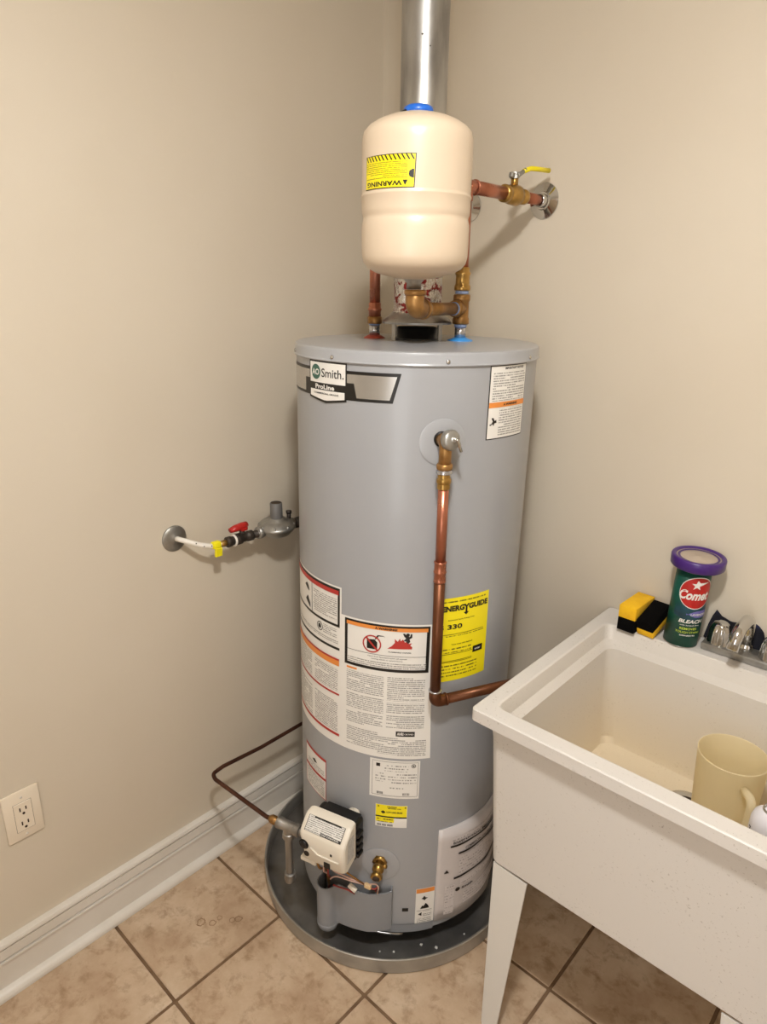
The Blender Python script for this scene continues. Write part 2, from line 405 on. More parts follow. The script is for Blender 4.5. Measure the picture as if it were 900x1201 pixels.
# tiles: shared meshes, 33 cm pitch, 7 mm joints
TS, GX, GY = .33, .33, -.742
tcache = {}
def tile(x0, x1, y0, y1):
    key = (round(x1-x0, 4), round(y1-y0, 4))
    if key not in tcache:
        bm = BM(); box(bm, (0, 0, -.004), (key[0], key[1], .008), bev=.0015, seg=1)
        me = bpy.data.meshes.new('tile'); me.materials.append(M_['tile']); bm.to_mesh(me); bm.free(); tcache[key] = me
    o = bpy.data.objects.new('tile', tcache[key]); COL.objects.link(o); o.parent = floor
    o.location = V(((x0+x1)/2, (y0+y1)/2, random.uniform(-.0005, .0003))) - ORG[floor.name]
    o.rotation_euler = (random.uniform(-.0012, .0012), random.uniform(-.0012, .0012), 0)
xs = [0]+[GX+TS*i for i in range(8) if GX+TS*i < RX-.02]+[RX]
ys = sorted([0, RY]+[GY+TS*i for i in range(-8, 3) if RY+.02 < GY+TS*i < -.02])
g = .0044
for a, b in zip(xs, xs[1:]):
    for c, d in zip(ys, ys[1:]):
        tile(a+(g if a > 0 else .001), b-(g if b < RX else .001), c+(g if c > RY else .001), d-(g if d < 0 else .001))
for x, y, r_ in ((.188, -.905, .012), (.214, -.885, .009), (.214, -.862, .007), (.256, -.829, .010), (.246, -.843, .008)):
    bm = BM(); n = 22; wob = [random.uniform(.8, 1.2) for _ in range(n)]
    ra = [[bm.verts.new((x+r_*k*wob[i]*cos(2*pi*i/n), y+r_*k*wob[i]*sin(2*pi*i/n), z)) for i in range(n)] for k, z in ((1, .0004), (1, .0007), (.78, .0007), (.78, .0004))]
    for A, B in zip(ra, ra[1:]):
        for i in range(n): bm.faces.new((A[i], A[(i+1) % n], B[(i+1) % n], B[i]))
    o = obj('ring_stain', bm, 'stain', floor)
# baseboards: bead on top, two grooves, flat field, shoe moulding
prof = [(0, 0), (.031, 0), (.032, .006), (.030, .013), (.024, .019), (.017, .022), (.0125, .024), (.0125, .0940), (.0170, .0960), (.0178, .1005), (.0168, .1035), (.0070, .1040), (.0070, .1075), (.0150, .1080),
        (.0150, .1360), (.0060, .1365), (.0060, .1395), (.0165, .1400), (.0175, .145), (.0150, .1515), (.007, .1545), (0, .155)]
def baseboard(name, p0, p1, n):
    bm = BM(); p0 = V(p0); p1 = V(p1); n = V(n)
    a = [bm.verts.new(p0+n*d+V((0, 0, z))) for d, z in prof]; b = [bm.verts.new(p1+n*d+V((0, 0, z))) for d, z in prof]
    for i in range(len(prof)-1): bm.faces.new((a[i], a[i+1], b[i+1], b[i]))
    bm.faces.new(a[::-1]); bm.faces.new(b)
    bmesh.ops.recalc_face_normals(bm, faces=bm.faces)
    return struct(obj(name, bm, 'trim', smooth=30))
baseboard('baseboard_left', (0, RY, 0), (0, 0, 0), (1, 0, 0))
baseboard('baseboard_back', (.03, 0, 0), (RX, 0, 0), (0, -1, 0))

# ceiling lamp (above the photographer)
lamp = thing('ceiling_lamp', 'round white flush lamp on the ceiling above the room, out of shot', 'lamp', (LIGHT.x, LIGHT.y, RZ))
bm = BM(); lathe(bm, [(.02, .0), (.13, .0), (.13, -.015), (.02, -.03)], (LIGHT.x, LIGHT.y, RZ), (0, 0, 1), 32); bmesh.ops.recalc_face_normals(bm, faces=bm.faces)
obj('base', bm, 'lamp_metal', lamp)

# ================================================================== DRAIN PAN
PC = (.418, -.3788); PR = .3775
M_['panwall_lit'] = mat('pan_metal_lit_rim', '#b3aea6', .42, metal=.6, c2='#9d9991', cscale=9, rvar=.06, bump=.08, bscale=14)  # same metal as the base plate, its brighter reflection put into the colour
pan = thing('drain_pan', 'round shallow metal drain pan on the tiles under the grey tank', 'pan', (PC[0], PC[1], .001))
bm = BM()
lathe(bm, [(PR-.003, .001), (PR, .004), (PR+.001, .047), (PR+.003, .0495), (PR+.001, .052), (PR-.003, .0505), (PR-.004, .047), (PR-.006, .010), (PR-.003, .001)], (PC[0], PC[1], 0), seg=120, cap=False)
bmesh.ops.recalc_face_normals(bm, faces=bm.faces); obj('rim', bm, 'panwall_lit', pan)
bm = BM()
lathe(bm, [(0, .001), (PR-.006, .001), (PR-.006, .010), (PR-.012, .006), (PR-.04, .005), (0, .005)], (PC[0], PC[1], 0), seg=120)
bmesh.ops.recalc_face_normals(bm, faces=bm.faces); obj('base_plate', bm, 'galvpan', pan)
for x, y, s_, lb in [(.612, -.635, .0025, 'tiny white flake in the drain pan, leftmost, below the grey wire channel'), (.64, -.61, .003, 'small white flake in the drain pan, second from the left'), (.68, -.545, .0035, 'white flake in the middle of the drain pan front, below the tank'),
                   (.715, -.525, .0045, 'largest white flake, near the front rim of the drain pan'), (.745, -.44, .0025, 'tiny white flake in the drain pan, rightmost, nearest the sink leg')]:
    bm = BM(); bmesh.ops.create_icosphere(bm, subdivisions=1, radius=s_)
    for v in bm.verts: v.co = V((v.co.x*random.uniform(.7, 1.4), v.co.y*random.uniform(.7, 1.4), v.co.z*.7))+V((x, y, .0055+s_*.6))
    tag(obj('debris_flake', bm, 'crumb', smooth=0), lb, 'debris', 'white flakes in the drain pan')

# ================================================================== WATER HEATER
H = HEAT
heater = thing('water_heater', 'tall grey cylindrical gas water heater standing in the room corner', 'water heater', (.454, -.389, .03))
HT = 1.5567
def hl(bm, prof, seg=180, cap=True):
    """lathe around the heater's slightly leaning axis, prof = (r,z)"""
    rings = []
    for r, z in prof:
        c = V((H.c[0]+H.ax[0]*z, H.c[1]+H.ax[1]*z, z))
        rings.append([bm.verts.new(c)] if r < 1e-6 else [bm.verts.new(c+V((r*cos(2*pi*i/seg), r*sin(2*pi*i/seg), 0))) for i in range(seg)])
    for a, b in zip(rings, rings[1:]):
        for i in range(seg):
            j = (i+1) % seg
            if len(b) == 1: bm.faces.new((a[i], a[j], b[0]))
            elif len(a) == 1: bm.faces.new((a[0], b[j], b[i]))
            else: bm.faces.new((a[i], a[j], b[j], b[i]))
    bmesh.ops.recalc_face_normals(bm, faces=bm.faces)
R = H.R
bm = BM(); hl(bm, [(0, .062), (R-.012, .062), (R-.004, .064), (R, .069), (R, .08), (R, 1.5300)]); obj('jacket', bm, 'grey', heater)
bm = BM(); hl(bm, [(R+.0004, 1.5285), (R+.004, 1.529), (R+.0052, 1.531), (R+.004, 1.5335), (R+.0035, 1.5345), (R+.0035, 1.549), (R+.0015, 1.5545), (R-.003, 1.5567), (R-.012, 1.5567), (R-.03, 1.558), (.12, 1.5615), (0, 1.5625)])
obj('top_cap', bm, 'greycap', heater)
bm = BM()
hl(bm, [(0, .045), (.235, .045), (.24, .047), (.24, .0645)])
obj('base_ring', bm, 'galvpan', heater)
for k in range(3):
    bm = BM(); a = -50+120*k; q = V((.454+.2*cos(rad(a)), -.389+.2*sin(rad(a)), .0055)); cyl(bm, q, q+V((0, 0, .042)), .02, 12); obj('foot', bm, 'black', heater)
for t in (-125, -87.64, -37.2, 9.02, 55):
    bm = BM(); c = H(t, 1.5385, .0035); n = (H(t, 1.5385, 1)-c).normalized()
    lathe(bm, [(.0045, 0), (.0045, .0012), (.003, .003), (0, .0036)], c, n, 12); obj('screw', bm, 'steel', heater)

# ---- maker's badge
bm = BM()
T0, T1, T2 = -103.7, -80.0, -56.0
# silver band with black outline
patch(bm, H, -135, -59.1, 1.4545, 1.5140, E1, 1, t2=-135, t3=-55.8, nz=2)
bd = obj('badge', bm, ['ink', 'ink'], heater)
bm = BM(); patch(bm, H, -135, -60.4, 1.4605, 1.5075, E2, 0, t2=-135, t3=-57.5, nz=2); obj('silver_field', bm, 'silver', bd)
bm = BM(); poly(bm, H, [(-108, 1.4575), (-108, 1.490), (T0, 1.490), (T0, 1.4575)], E3); patch(bm, H, -81, -75.0, 1.4575, 1.4895, E3, 0, t2=-81, t3=-76.5)
for a in range(-104, -80, 2):
    def zb(t): return 1.4505-.0085*max(0, 1-abs(t+92)/12.) if True else 0
    n = 1; t = a; tt = min(a+2, T1); top_ = 1.5284
    f = bm.faces.new([bm.verts.new(H(p, q, E3)) for p, q in ((t, zb(t)), (tt, zb(tt)), (tt, top_), (t, top_))])
obj('black_shield', bm, 'ink', bd)
e4 = .0021
bm = BM(); patch(bm, H, -103.2, -80.6, 1.4832, 1.5252, e4)
for a in range(-103, -81, 2):
    t = a; tt = min(a+2, -80.8); zz = lambda q: 1.4545-.0075*max(0, 1-abs(q+92)/11.5)
    bm.faces.new([bm.verts.new(H(p, q, e4)) for p, q in ((t, zz(t)), (tt, zz(tt)), (tt, 1.4685), (t, 1.4685))])
obj('white_panel', bm, 'white', bd)
e5 = .0026
bm = BM(); disc(bm, H, -98.6, 1.5050, .0158, e5, 0, 28, sq=1.02); obj('emblem', bm, 'greenink', bd)
bm = BM(); ctext(bm, 'AO', H, -101.3, -96.1, 1.4985, 1.5115, .003, bold=.03); obj('emblem_letters', bm, 'white', bd)
bm = BM(); ctext(bm, 'Smith.', H, -94.6, -81.4, 1.4955, 1.5135, e5, bold=.01); ctext(bm, 'COMMERCIAL GRADE', H, -100.2, -84.2, 1.4598, 1.4632, e5, bold=.02); obj('maker_name', bm, 'ink', bd)
bm = BM(); ctext(bm, 'ProLine', H, -98.9, -86.6, 1.4705, 1.4803, e5, bold=.035); obj('range_name', bm, 'white', bd)

# ---- upper right sticker
bm = BM(); patch(bm, H, -17.4, 7.4, 1.376, 1.5284, E1*.6); st = obj('notice_sticker', bm, 'ink', heater, 'white notice sticker with an orange band at the upper right of the grey tank')
bm = BM(); patch(bm, H, -16.9, 7.0, 1.378, 1.5265, E1); obj('paper', bm, 'white', st)
bm = BM(); patch(bm, H, -15.5, 6.0, 1.456, 1.516, E2); patch(bm, H, -10.8, 6, 1.383, 1.440, E2); obj('fine_print', bm, 'fine', st)
bm = BM(); patch(bm, H, -16.9, 7.0, 1.4425, 1.4535, E2); obj('orange_band', bm, 'orange', st)
bm = BM(); ctext(bm, 'A WARNING', H, -8.7, .8, 1.4455, 1.4505, E3, bold=.04); ctext(bm, 'IMPORTANT NOTICE', H, -9, 4.2, 1.5195, 1.5240, E2, bold=.04)
poly(bm, H, [(-16, 1.408), (-15, 1.409), (-14.2, 1.414), (-15, 1.421), (-14, 1.422), (-13.2, 1.415), (-12.2, 1.417), (-12, 1.411), (-13.2, 1.410), (-13.6, 1.404), (-14.2, 1.409), (-15.6, 1.405)], E2)
obj('bold_print', bm, 'ink', st)

# ---- big left label
bm = BM()
patch(bm, H, -137, -82.2, .609, 1.0305, E1*.6); patch(bm, H, -82.2, -37.2, .609, .9655, E1*.6, t3=-38.0, t1=-35.2) if False else patch(bm, H, -82.2, -35.6, .609, .9655, E1*.6, t2=-82.2, t3=-38.0, nz=2)
big = obj('safety_label', bm, 'white', heater, 'large white safety label wrapped around the left of the grey tank')
bm = BM()
border(bm, H, -136, -83.2, .928, 1.0262, .0062, E1)                    # upper left box
patch(bm, H, -136, -83.3, .868, .8745, E1)
patch(bm, H, -104.4, -104.0, .934, 1.009, E2)
border(bm, H, -80.1, -38.7, .8435, .9610, .0075, E1)                   # picture warning box
patch(bm, H, -79.2, -39.5, .8838, .8848, E1)
poly(bm, H, [(-112.2, .992), (-110, 1.0), (-108, .994), (-107, .982), (-109, .984)], E2); poly(bm, H, [(-111.5, .955), (-109, .968), (-106.3, .952), (-106, .94), (-108, .945)], E2)
disc(bm, H, -97.1, .9100, .0115, E2, 0, 20, r0=.0095); poly(bm, H, [(-98.4, .906), (-98.2, .915), (-96.6, .916), (-96.0, .908), (-97, .904)], E2)
# petrol can icon
poly(bm, H, [(-68.3, .897), (-63.2, .897), (-63.2, .915), (-64.6, .922), (-68.3, .920)], E1); poly(bm, H, [(-64.4, .921), (-63.3, .925), (-62.6, .931), (-60.4, .932), (-59.4, .930), (-60.4, .9335), (-63, .934), (-64.2, .927)], E1)
# burning figure
poly(bm, H, [(-51.0, .925), (-49.8, .9245), (-48.8, .918), (-47.8, .924), (-48.2, .930), (-47.0, .934), (-47.0, .943), (-47.7, .943), (-48.0, .936), (-49.6, .938), (-50.4, .944), (-51.3, .943), (-50.6, .936), (-49.8, .932)], E2)
disc(bm, H, -49.0, .9405, .0042, E2, 0, 12)
ctext(bm, 'A WARNING!', H, -64.4, -53.9, .9490, .9545, E3, bold=.05)
ctext(bm, 'FLAMMABLE VAPORS', H, -57.8, -47.2, .8935, .8965, E1, bold=.03)
patch(bm, H, -53.0, -43.8, .6722, .6862, E1)                          # black pill
for k in range(2):
    ctext(bm, 'Vapors from flammable liquids will explode' if k else 'causing death or severe burns', H, -66-2*k, -51+2*k, .8705+.006*k, .8742+.006*k, E1, bold=.01)
obj('black_print', bm, 'ink', big)
bm = BM(); ctext(bm, 'AHRI', H, -52.4, -49.3, .6755, .6835, E2, bold=.04); ctext(bm, 'CERTIFIED', H, -48.9, -44.4, .677, .681, E2, bold=.02); obj('white_print', bm, 'white', big)
bm = BM()
for a, b, c, d in [(-102.8, -85, .942, .999), (-128, -84.2, .884, .893), (-94.6, -85, .897, .921), (-127, -105, .757, .822), (-102, -84.4, .757, .818), (-102, -84.4, .642, .728), (-127, -105, .642, .73),
                   (-78.9, -59.5, .775, .829), (-78.9, -59.5, .728, .770), (-78.9, -59.7, .688, .723), (-57.9, -40, .768, .832), (-57.9, -39.8, .735, .762), (-57.9, -39.6, .693, .730), (-78.6, -62, .626, .679), (-62, -52, .620, .668), (-52, -38, .617, .664), (-78.6, -40, .853, .868)]:
    patch(bm, H, a, b, c, d, E1)
obj('fine_print', bm, 'fine', big)
bm = BM(); patch(bm, H, -135, -83.8, 1.0095, 1.0205, E2); patch(bm, H, -136, -83.4, .8405, .8455, E2); patch(bm, H, -136, -83.3, .7465, .7515, E2); patch(bm, H, -136, -83.2, .632, .639, E2)
disc(bm, H, -65.8, .9100, .0222, .0015, 0, 32, r0=.0190)
poly(bm, H, [(-68.9, .9235), (-68.2, .9262), (-62.6, .8965), (-63.3, .8938)], .0018)
poly(bm, H, [(-58.4, .9030), (-46.9, .9045), (-46.8, .910), (-47.8, .914), (-46.9, .920), (-48.4, .9185), (-49.2, .925), (-50.2, .921), (-51.2, .929), (-52.2, .924), (-52.6, .931), (-53.6, .9225), (-55.0, .929), (-54.9, .919), (-56.4, .910)], E1)
obj('red_print', bm, 'redink', big)
bm = BM(); patch(bm, H, -136, -83.4, .8262, .8405, E2); patch(bm, H, -79.0, -39.7, .9472, .9562, E2); patch(bm, H, -78.9, -73.3, .8335, .8385, E1); obj('orange_band', bm, 'orange', big)

# ---- energy label
bm = BM(); patch(bm, H, -35.8, -7.4, .8145, 1.0255, E1*.7, t3=-8.1); en = obj('energy_label', bm, 'yellow', heater, 'yellow energy rating label behind the copper drain pipe')
bm = BM(); ctext(bm, 'ENERG', H, -33.6, -22.4, .9925, 1.0065, E2, bold=.05); ctext(bm, 'GUIDE', H, -20.0, -8.9, .9925, 1.0065, E2, bold=.05)
ctext(bm, 'Y', H, -23.0, -19.6, .9905, 1.0065, E2, bold=.05); poly(bm, H, [(-21.8, .9965), (-20.8, .9965), (-20.8, .9865), (-19.8, .9865), (-21.3, .9795), (-22.8, .9865), (-21.8, .9865)], E2)
ctext(bm, '330', H, -30.6, -23.0, .948, .960, E2, bold=.03); ctext(bm, '$', H, -34.6, -32.4, .946, .961, E2, bold=.03); ctext(bm, 'Estimated Yearly Energy Cost', H, -30.3, -16.5, .9685, .9725, E2, bold=.01)
patch(bm, H, -16.1, -10.2, .8765, .8925, E2)
for z in (.8845, .8665, .8635, .9345): patch(bm, H, -35, -10.5 if z == .9345 else -16.5, z, z+.001, E2)
ctext(bm, 'Your cost will depend', H, -28.3, -16.8, .9065, .9105, E2, bold=.02)
obj('black_print', bm, 'ink', en)
bm = BM(); patch(bm, H, -34, -10, 1.0105, 1.0185, E1); patch(bm, H, -34, -10, .924, .931, E1); patch(bm, H, -34, -17, .8875, .9035, E1); patch(bm, H, -34, -13, .826, .860, E1); obj('fine_print', bm, 'fineY', en)
bm = BM(); ctext(bm, 'enter', H, -15, -11.4, .882, .887, E3, bold=.02); obj('white_print', bm, 'white', en)

# ---- rating plate, yellow sticker, small stickers
bm = BM(); patch(bm, H, -65.4, -40.4, .4935, .6035, E1); rp = obj('rating_plate', bm, 'white', heater, 'white rating plate with barcodes below the large label')
bm = BM(); border(bm, H, -64.2, -41.2, .5, .599, .0008, E2); patch(bm, H, -62.2, -60.2, .5835, .5925, E2); disc(bm, H, -43.6, .5895, .0055, E2, 0, 16, r0=.004); disc(bm, H, -43.6, .5895, .0022, E2)
for t in (-61.6, -61.1, -60.8, -60.2, -59.7, -59.2, -58.8): patch(bm, H, t, t+.25, .5035, .5105, E2)
for t in (-48.6, -48.2, -47.6, -47.1, -46.4, -46.0, -45.5): patch(bm, H, t, t+.22, .5035, .5105, E2)
obj('black_print', bm, 'ink', rp)
bm = BM(); patch(bm, H, -58, -46, .572, .592, E2); patch(bm, H, -62.5, -57, .540, .570, E2); patch(bm, H, -56, -42, .535, .570, E2); patch(bm, H, -55, -48, .520, .53, E2); obj('fine_print', bm, 'fine2', rp)
bm = BM(); patch(bm, H, -62.0, -45.8, .4055, .4725, E1); ys_ = obj('gas_warning_sticker', bm, 'white', heater, 'small yellow and white warning sticker above the drain valve')
bm = BM(); patch(bm, H, -61.8, -46, .4385, .4718, E2); patch(bm, H, -61.8, -52.4, .4205, .4345, E2); obj('yellow_field', bm, 'yellow', ys_)
bm = BM(); patch(bm, H, -61.9, -45.9, .4345, .4385, E2); poly(bm, H, [(-61.0, .4655), (-60.4, .4698), (-59.9, .4655)], E3); poly(bm, H, [(-47.3, .4655), (-46.8, .4698), (-46.2, .4655)], E3)
poly(bm, H, [(-59.2, .451), (-58.0, .4555), (-56.8, .451), (-57.2, .4475), (-58.3, .4462)], E3); ctext(bm, 'LOW LEAD BRASS', H, -56.3, -48.2, .4490, .4540, E3, bold=.03); ctext(bm, 'CAUTION', H, -56, -51.2, .465, .4695, E3, bold=.03)
ctext(bm, 'llllll llllll llllllll', H, -61, -53, .4085, .4145, E2, bold=.02)
obj('black_print', bm, 'ink', ys_)
bm = BM(); patch(bm, H, -56, -48, .4585, .464, E3); patch(bm, H, -61, -53, .4205, .432, E3); obj('fine_print', bm, 'fineY', ys_)
bm = BM(); patch(bm, H, -114.2, -92.6, .412, .537, E1*.7); s2 = obj('side_sticker', bm, 'redink', heater, 'small red and white sticker low on the left of the grey tank')
bm = BM(); patch(bm, H, -113.7, -93, .414, .5295, E1); obj('paper', bm, 'white', s2)
bm = BM(); patch(bm, H, -113.7, -93, .4715, .4785, E2); obj('orange_band', bm, 'redink', s2)
bm = BM(); patch(bm, H, -111, -94, .482, .50, E2); patch(bm, H, -112, -94, .42, .467, E2); obj('fine_print', bm, 'fine', s2)
bm = BM(); poly(bm, H, [(-105.5, .508), (-103, .514), (-100.5, .506), (-103, .503)], E2); obj('black_print', bm, 'ink', s2)
bm = BM(); patch(bm, H, -39.2, -28.8, .089, .2075, E1); s3 = obj('base_sticker', bm, 'white', heater, 'white sticker with orange top and small black pictures at the base of the tank')
bm = BM(); patch(bm, H, -39.0, -29, .1925, .2062, E2); obj('orange_band', bm, 'orange', s3)
bm = BM(); poly(bm, H, [(-36.2, .173), (-35.3, .176), (-34.6, .182), (-33.8, .176), (-32.4, .1735), (-33.6, .171), (-34.3, .166), (-35.2, .171)], E2)
poly(bm, H, [(-36.6, .139), (-35.5, .150), (-34.8, .147), (-33.6, .157), (-32.2, .148), (-31.6, .139)], E2); poly(bm, H, [(-37.6, .121), (-35.6, .128), (-35.6, .115)], E2)
patch(bm, H, -38.4, -30, .1325, .1335, E2); obj('black_print', bm, 'ink', s3)
bm = BM(); patch(bm, H, -35, -30, .113, .130, E2); patch(bm, H, -38, -30, .093, .109, E2); obj('fine_print', bm, 'fine', s3)
# service hole, dents
bm = BM(); patch(bm, H, -46.3, -43.0, .135, .146, E1); obj('service_hole', bm, 'ink', heater)

# ---- document pouch (clear film over printed booklet)
bm = BM()
def pouchz(t): return 0
def bulge(t, z):
    q = (t+29)/58.; q = min(max(q, 0), 1); return .002+.012*sin(pi*q)**.7+.001*sin(z*60+t*.3)
n, mz = 26, 8; uv = bm.loops.layers.uv.verify(); gr = []
for j in range(mz+1):
    row = []
    for i in range(n+1):
        t = -28.5+57*i/n; z0_ = .088; z1_ = .385-.002*i/n
        z = z0_+(z1_-z0_)*j/mz; row.append((t, z))
    gr.append(row)
vs = [[bm.verts.new(H(t, z, bulge(t, z))) for t, z in row] for row in gr]
for j in range(mz):
    for i in range(n):
        f = bm.faces.new((vs[j][i], vs[j][i+1], vs[j+1][i+1], vs[j+1][i]))
        for lp, (t, z) in zip(f.loops, (gr[j][i], gr[j][i+1], gr[j+1][i+1], gr[j+1][i])): lp[uv].uv = (t*rad(1)*H.R, z)
rimv = [vs[0][i] for i in range(n+1)]+[vs[j][n] for j in range(1, mz+1)]+[vs[mz][i] for i in range(n-1, -1, -1)]+[vs[j][0] for j in range(mz-1, 0, -1)]
inn = []
for v in rimv:
    c = V((H.c[0]+H.ax[0]*v.co.z, H.c[1]+H.ax[1]*v.co.z, v.co.z)); d = (v.co-c).normalized(); inn.append(bm.verts.new(c+d*(H.R+.0002)))
for i in range(len(rimv)):
    j = (i+1) % len(rimv); bm.faces.new((rimv[i], inn[i], inn[j], rimv[j]))
M_['paperlav'] = mat('booklet_paper', '#c9c2c0', .25, coat=.5, bump=.25, bscale=14, bdist=.01)
pouch = obj('document_pouch', bm, 'paperlav', heater, 'plastic pouch with printed manual bulging at the lower right of the tank')
def pp(t, z, e): return H(t, z, bulge(t, z)+e)
def ppatch(bm, t0, t1, z0, z1, e):
    class Q: pass
    q = lambda t, z, ee: pp(t, z, ee)
    n = max(1, int((t1-t0)/1.5)); uv = bm.loops.layers.uv.verify(); nz = max(1, int((z1-z0)/.02))
    for j in range(nz):
        for i in range(n):
            a, b = t0+(t1-t0)*i/n, t0+(t1-t0)*(i+1)/n; c, d = z0+(z1-z0)*j/nz, z0+(z1-z0)*(j+1)/nz
            f = bm.faces.new([bm.verts.new(pp(p, r, e)) for p, r in ((a, c), (b, c), (b, d), (a, d))])
            for lp, (p, r) in zip(f.loops, ((a, c), (b, c), (b, d), (a, d))): lp[uv].uv = (p*rad(1)*H.R, r)
bm = BM()
for a, b, z in [(-22, 26, .325), (-17, 26, .296), (-19, 24, .218)]: ppatch(bm, a, b, z, z+.006, .001)
for a, b, z0_, z1_ in [(-24.5, -21.5, .24, .25)]:
    f = bm.faces.new([bm.verts.new(pp(t, z, .001)) for t, z in ((-24.8, .245), (-22, .245), (-23.4, .256))])
k = 20
cc = [(-16+1.4*cos(2*pi*i/k), .178+.0068*sin(2*pi*i/k)) for i in range(k)]; bm.faces.new([bm.verts.new(pp(t, z, .001)) for t, z in cc])
text(bm, 'Smith', lambda u, v: pp(-13.6+7.5*u, .174+.008*v, .001), bold=.02)
text(bm, 'Instruction Manual', lambda u, v: pp(-20.5+30*u, .3345+.008*v, .001), bold=.02)
text(bm, 'COMMERCIAL GAS WATER HEATER', lambda u, v: pp(-13+30*u, .305+.008*v, .001), bold=.01)
obj('booklet_headings', bm, 'ink', pouch)
bm = BM()
for a, b, c, d in [(-16, 22, .228, .29), (-23.5, -18, .105, .2), (-12, 20, .12, .165), (-15, 20, .19, .212), (-21, 22, .345, .356)]: ppatch(bm, a, b, c, d, .0008)
M_['fineP'] = printmat('fine_print_booklet', '#c9c2c0', '#55504d', .0095, 200, .52, .35, .6)
obj('fine_print', bm, 'fineP', pouch)

# ---- round cover plates
def rplate(t, z, r, name):
    bm = BM(); k = math.degrees(1/H.R); n = 40; rings = []
    for rr, e in [(r, .0003), (r, .0016), (r*.95, .0024), (r*.5, .0022), (.012, .0020)]:
        rings.append([bm.verts.new(H(t+rr*cos(2*pi*i/n)*k, z+rr*sin(2*pi*i/n), e)) for i in range(n)])
    for a, b in zip(rings, rings[1:]):
        for i in range(n): bm.faces.new((a[i], a[(i+1) % n], b[(i+1) % n], b[i]))
    bm.faces.new(rings[-1]); bmesh.ops.recalc_face_normals(bm, faces=bm.faces)
    return obj(name, bm, 'greycap', heater)
rplate(-37.6, 1.378, .0485, 'valve_plate'); rplate(-58.7, .2861, .0490, 'valve_plate')

# ---- relief valve at the upper front
def loc(t, z, e, s=0):
    """point: out from the tank by e, sideways by s"""
    a = rad(t); n = V((cos(a), sin(a), 0)); tg = V((-sin(a), cos(a), 0)); return H(t, z, e)+tg*s
TA = -38.2
nn = (H(TA, 1.3, 1)-H(TA, 1.3, 0)).normalized(); tt_ = V((-nn.y, nn.x, 0))
rv = thing_p = bm = None
bm = BM(); cyl(bm, loc(TA, 1.385, -.002), loc(TA, 1.385, .004), .0165, 24); obj('valve_hole', bm, 'ink', heater)
bm = BM()
tube(bm, fillet([loc(TA, 1.385, 0), loc(TA, 1.385, .036), loc(TA, 1.325, .036)], .022, 8), [.0125]*20 if False else .0128, 18)
lathe(bm, [(.0145, 0), (.0165, .003), (.0165, .010), (.0145, .013)], loc(TA, 1.330, .036), (0, 0, 1), 24)
rv = obj('relief_valve', bm, 'brassd', heater)
bm = BM(); c0 = loc(TA, 1.3895, .034, .003); dd = (nn*.8+tt_*.38+V((0, 0, .18))).normalized()
lathe(bm, [(.014, 0), (.0205, .004), (.0215, .010), (.0205, .016), (.016, .020), (.009, .0215), (.006, .0225), (.005, .030), (0, .031)], c0, dd, 28); obj('valve_cap', bm, 'zinc', rv)
bm = BM(); tp = c0+dd*.028
tube(bm, [tp-tt_*.004, tp+dd*.004, tp+tt_*.006-V((0, 0, .008)), tp+tt_*.011-V((0, 0, .024))], [.003, .0036, .0034, .0030], 8); lathe(bm, [(.003, -.006), (.003, .006)], tp, tt_, 8); obj('test_lever', bm, 'steel', rv)
bm = BM(); c = loc(TA, 1.3300, .036); lathe(bm, [(.0152, 0), (.0172, -.002), (.0172, -.007), (.0150, -.009)], c, (0, 0, 1), 20); bmesh.ops.recalc_face_normals(bm, faces=bm.faces); obj('seal_ring', bm, 'nipple', rv)

# ---- drain valve near the base
bm = BM(); TD = -58.9; a = rad(TD); n = V((cos(a), sin(a), 0)); tg = V((-n.y, n.x, 0))
c = H(TD, .296, 0); d = (n*.98+tg*.0-V((0, 0, .18))).normalized()
tube(bm, [c, c+n*.008], .019, 6); lathe(bm, [(.012, 0), (.0125, .012), (.0150, .014), (.0150, .024), (.0125, .026), (.0120, .034)], c+n*.004, d, 18); lathe(bm, [(.0125, 0), (.0150, .001), (.0150, .012), (.0125, .013)], c+n*.004+d*.033, d, 6)
cyl(bm, c+n*.012+tg*.010, c+n*.020+tg*.019+V((0, 0, .004)), .0055, 6)
dv = obj('drain_valve', bm, 'brass', heater)
bm = BM(); cyl(bm, c+n*.004+d*.0455, c+n*.004+d*.0475, .0088, 16); obj('valve_mouth', bm, 'slot', dv)

# ---- gas control
TG = -75; a = rad(TG); gn = V((cos(a), sin(a), 0)); gt = V((-gn.y, gn.x, 0)); gc = V((H.c[0]+.007*.35, H.c[1]+.007*.35, 0))
def G(s, z, e): return gc+gt*s+gn*(H.R+e)+V((0, 0, z))
GR = rotm(gt, V((0, 0, 1)).cross(gt)*-1 if False else gn, V((0, 0, 1)))
bm = BM()
# black housing behind
box(bm, G(-.017, .387, .035), (.119, .05, .108), GR, .010, 3)
for k in range(4): box(bm, G(.046, .352+.020*k, .042), (.010, .026, .010), GR, .002, 1)
box(bm, G(-.012, .439, .035), (.096, .045, .010), GR, .003, 2)
gas = obj('gas_control', bm, 'black', heater, 'black valve body behind a cream plastic control box')
bm = BM(); lathe(bm, [(.017, 0), (.017, .010), (.014, .013), (0, .013)], G(.010, .424, .010), gn*.2+V((0, 0, 1)), 24); cyl(bm, G(.006, .43, .0), G(.006, .43, .03), .010, 12); obj('round_button', bm, 'boxwhite', gas)
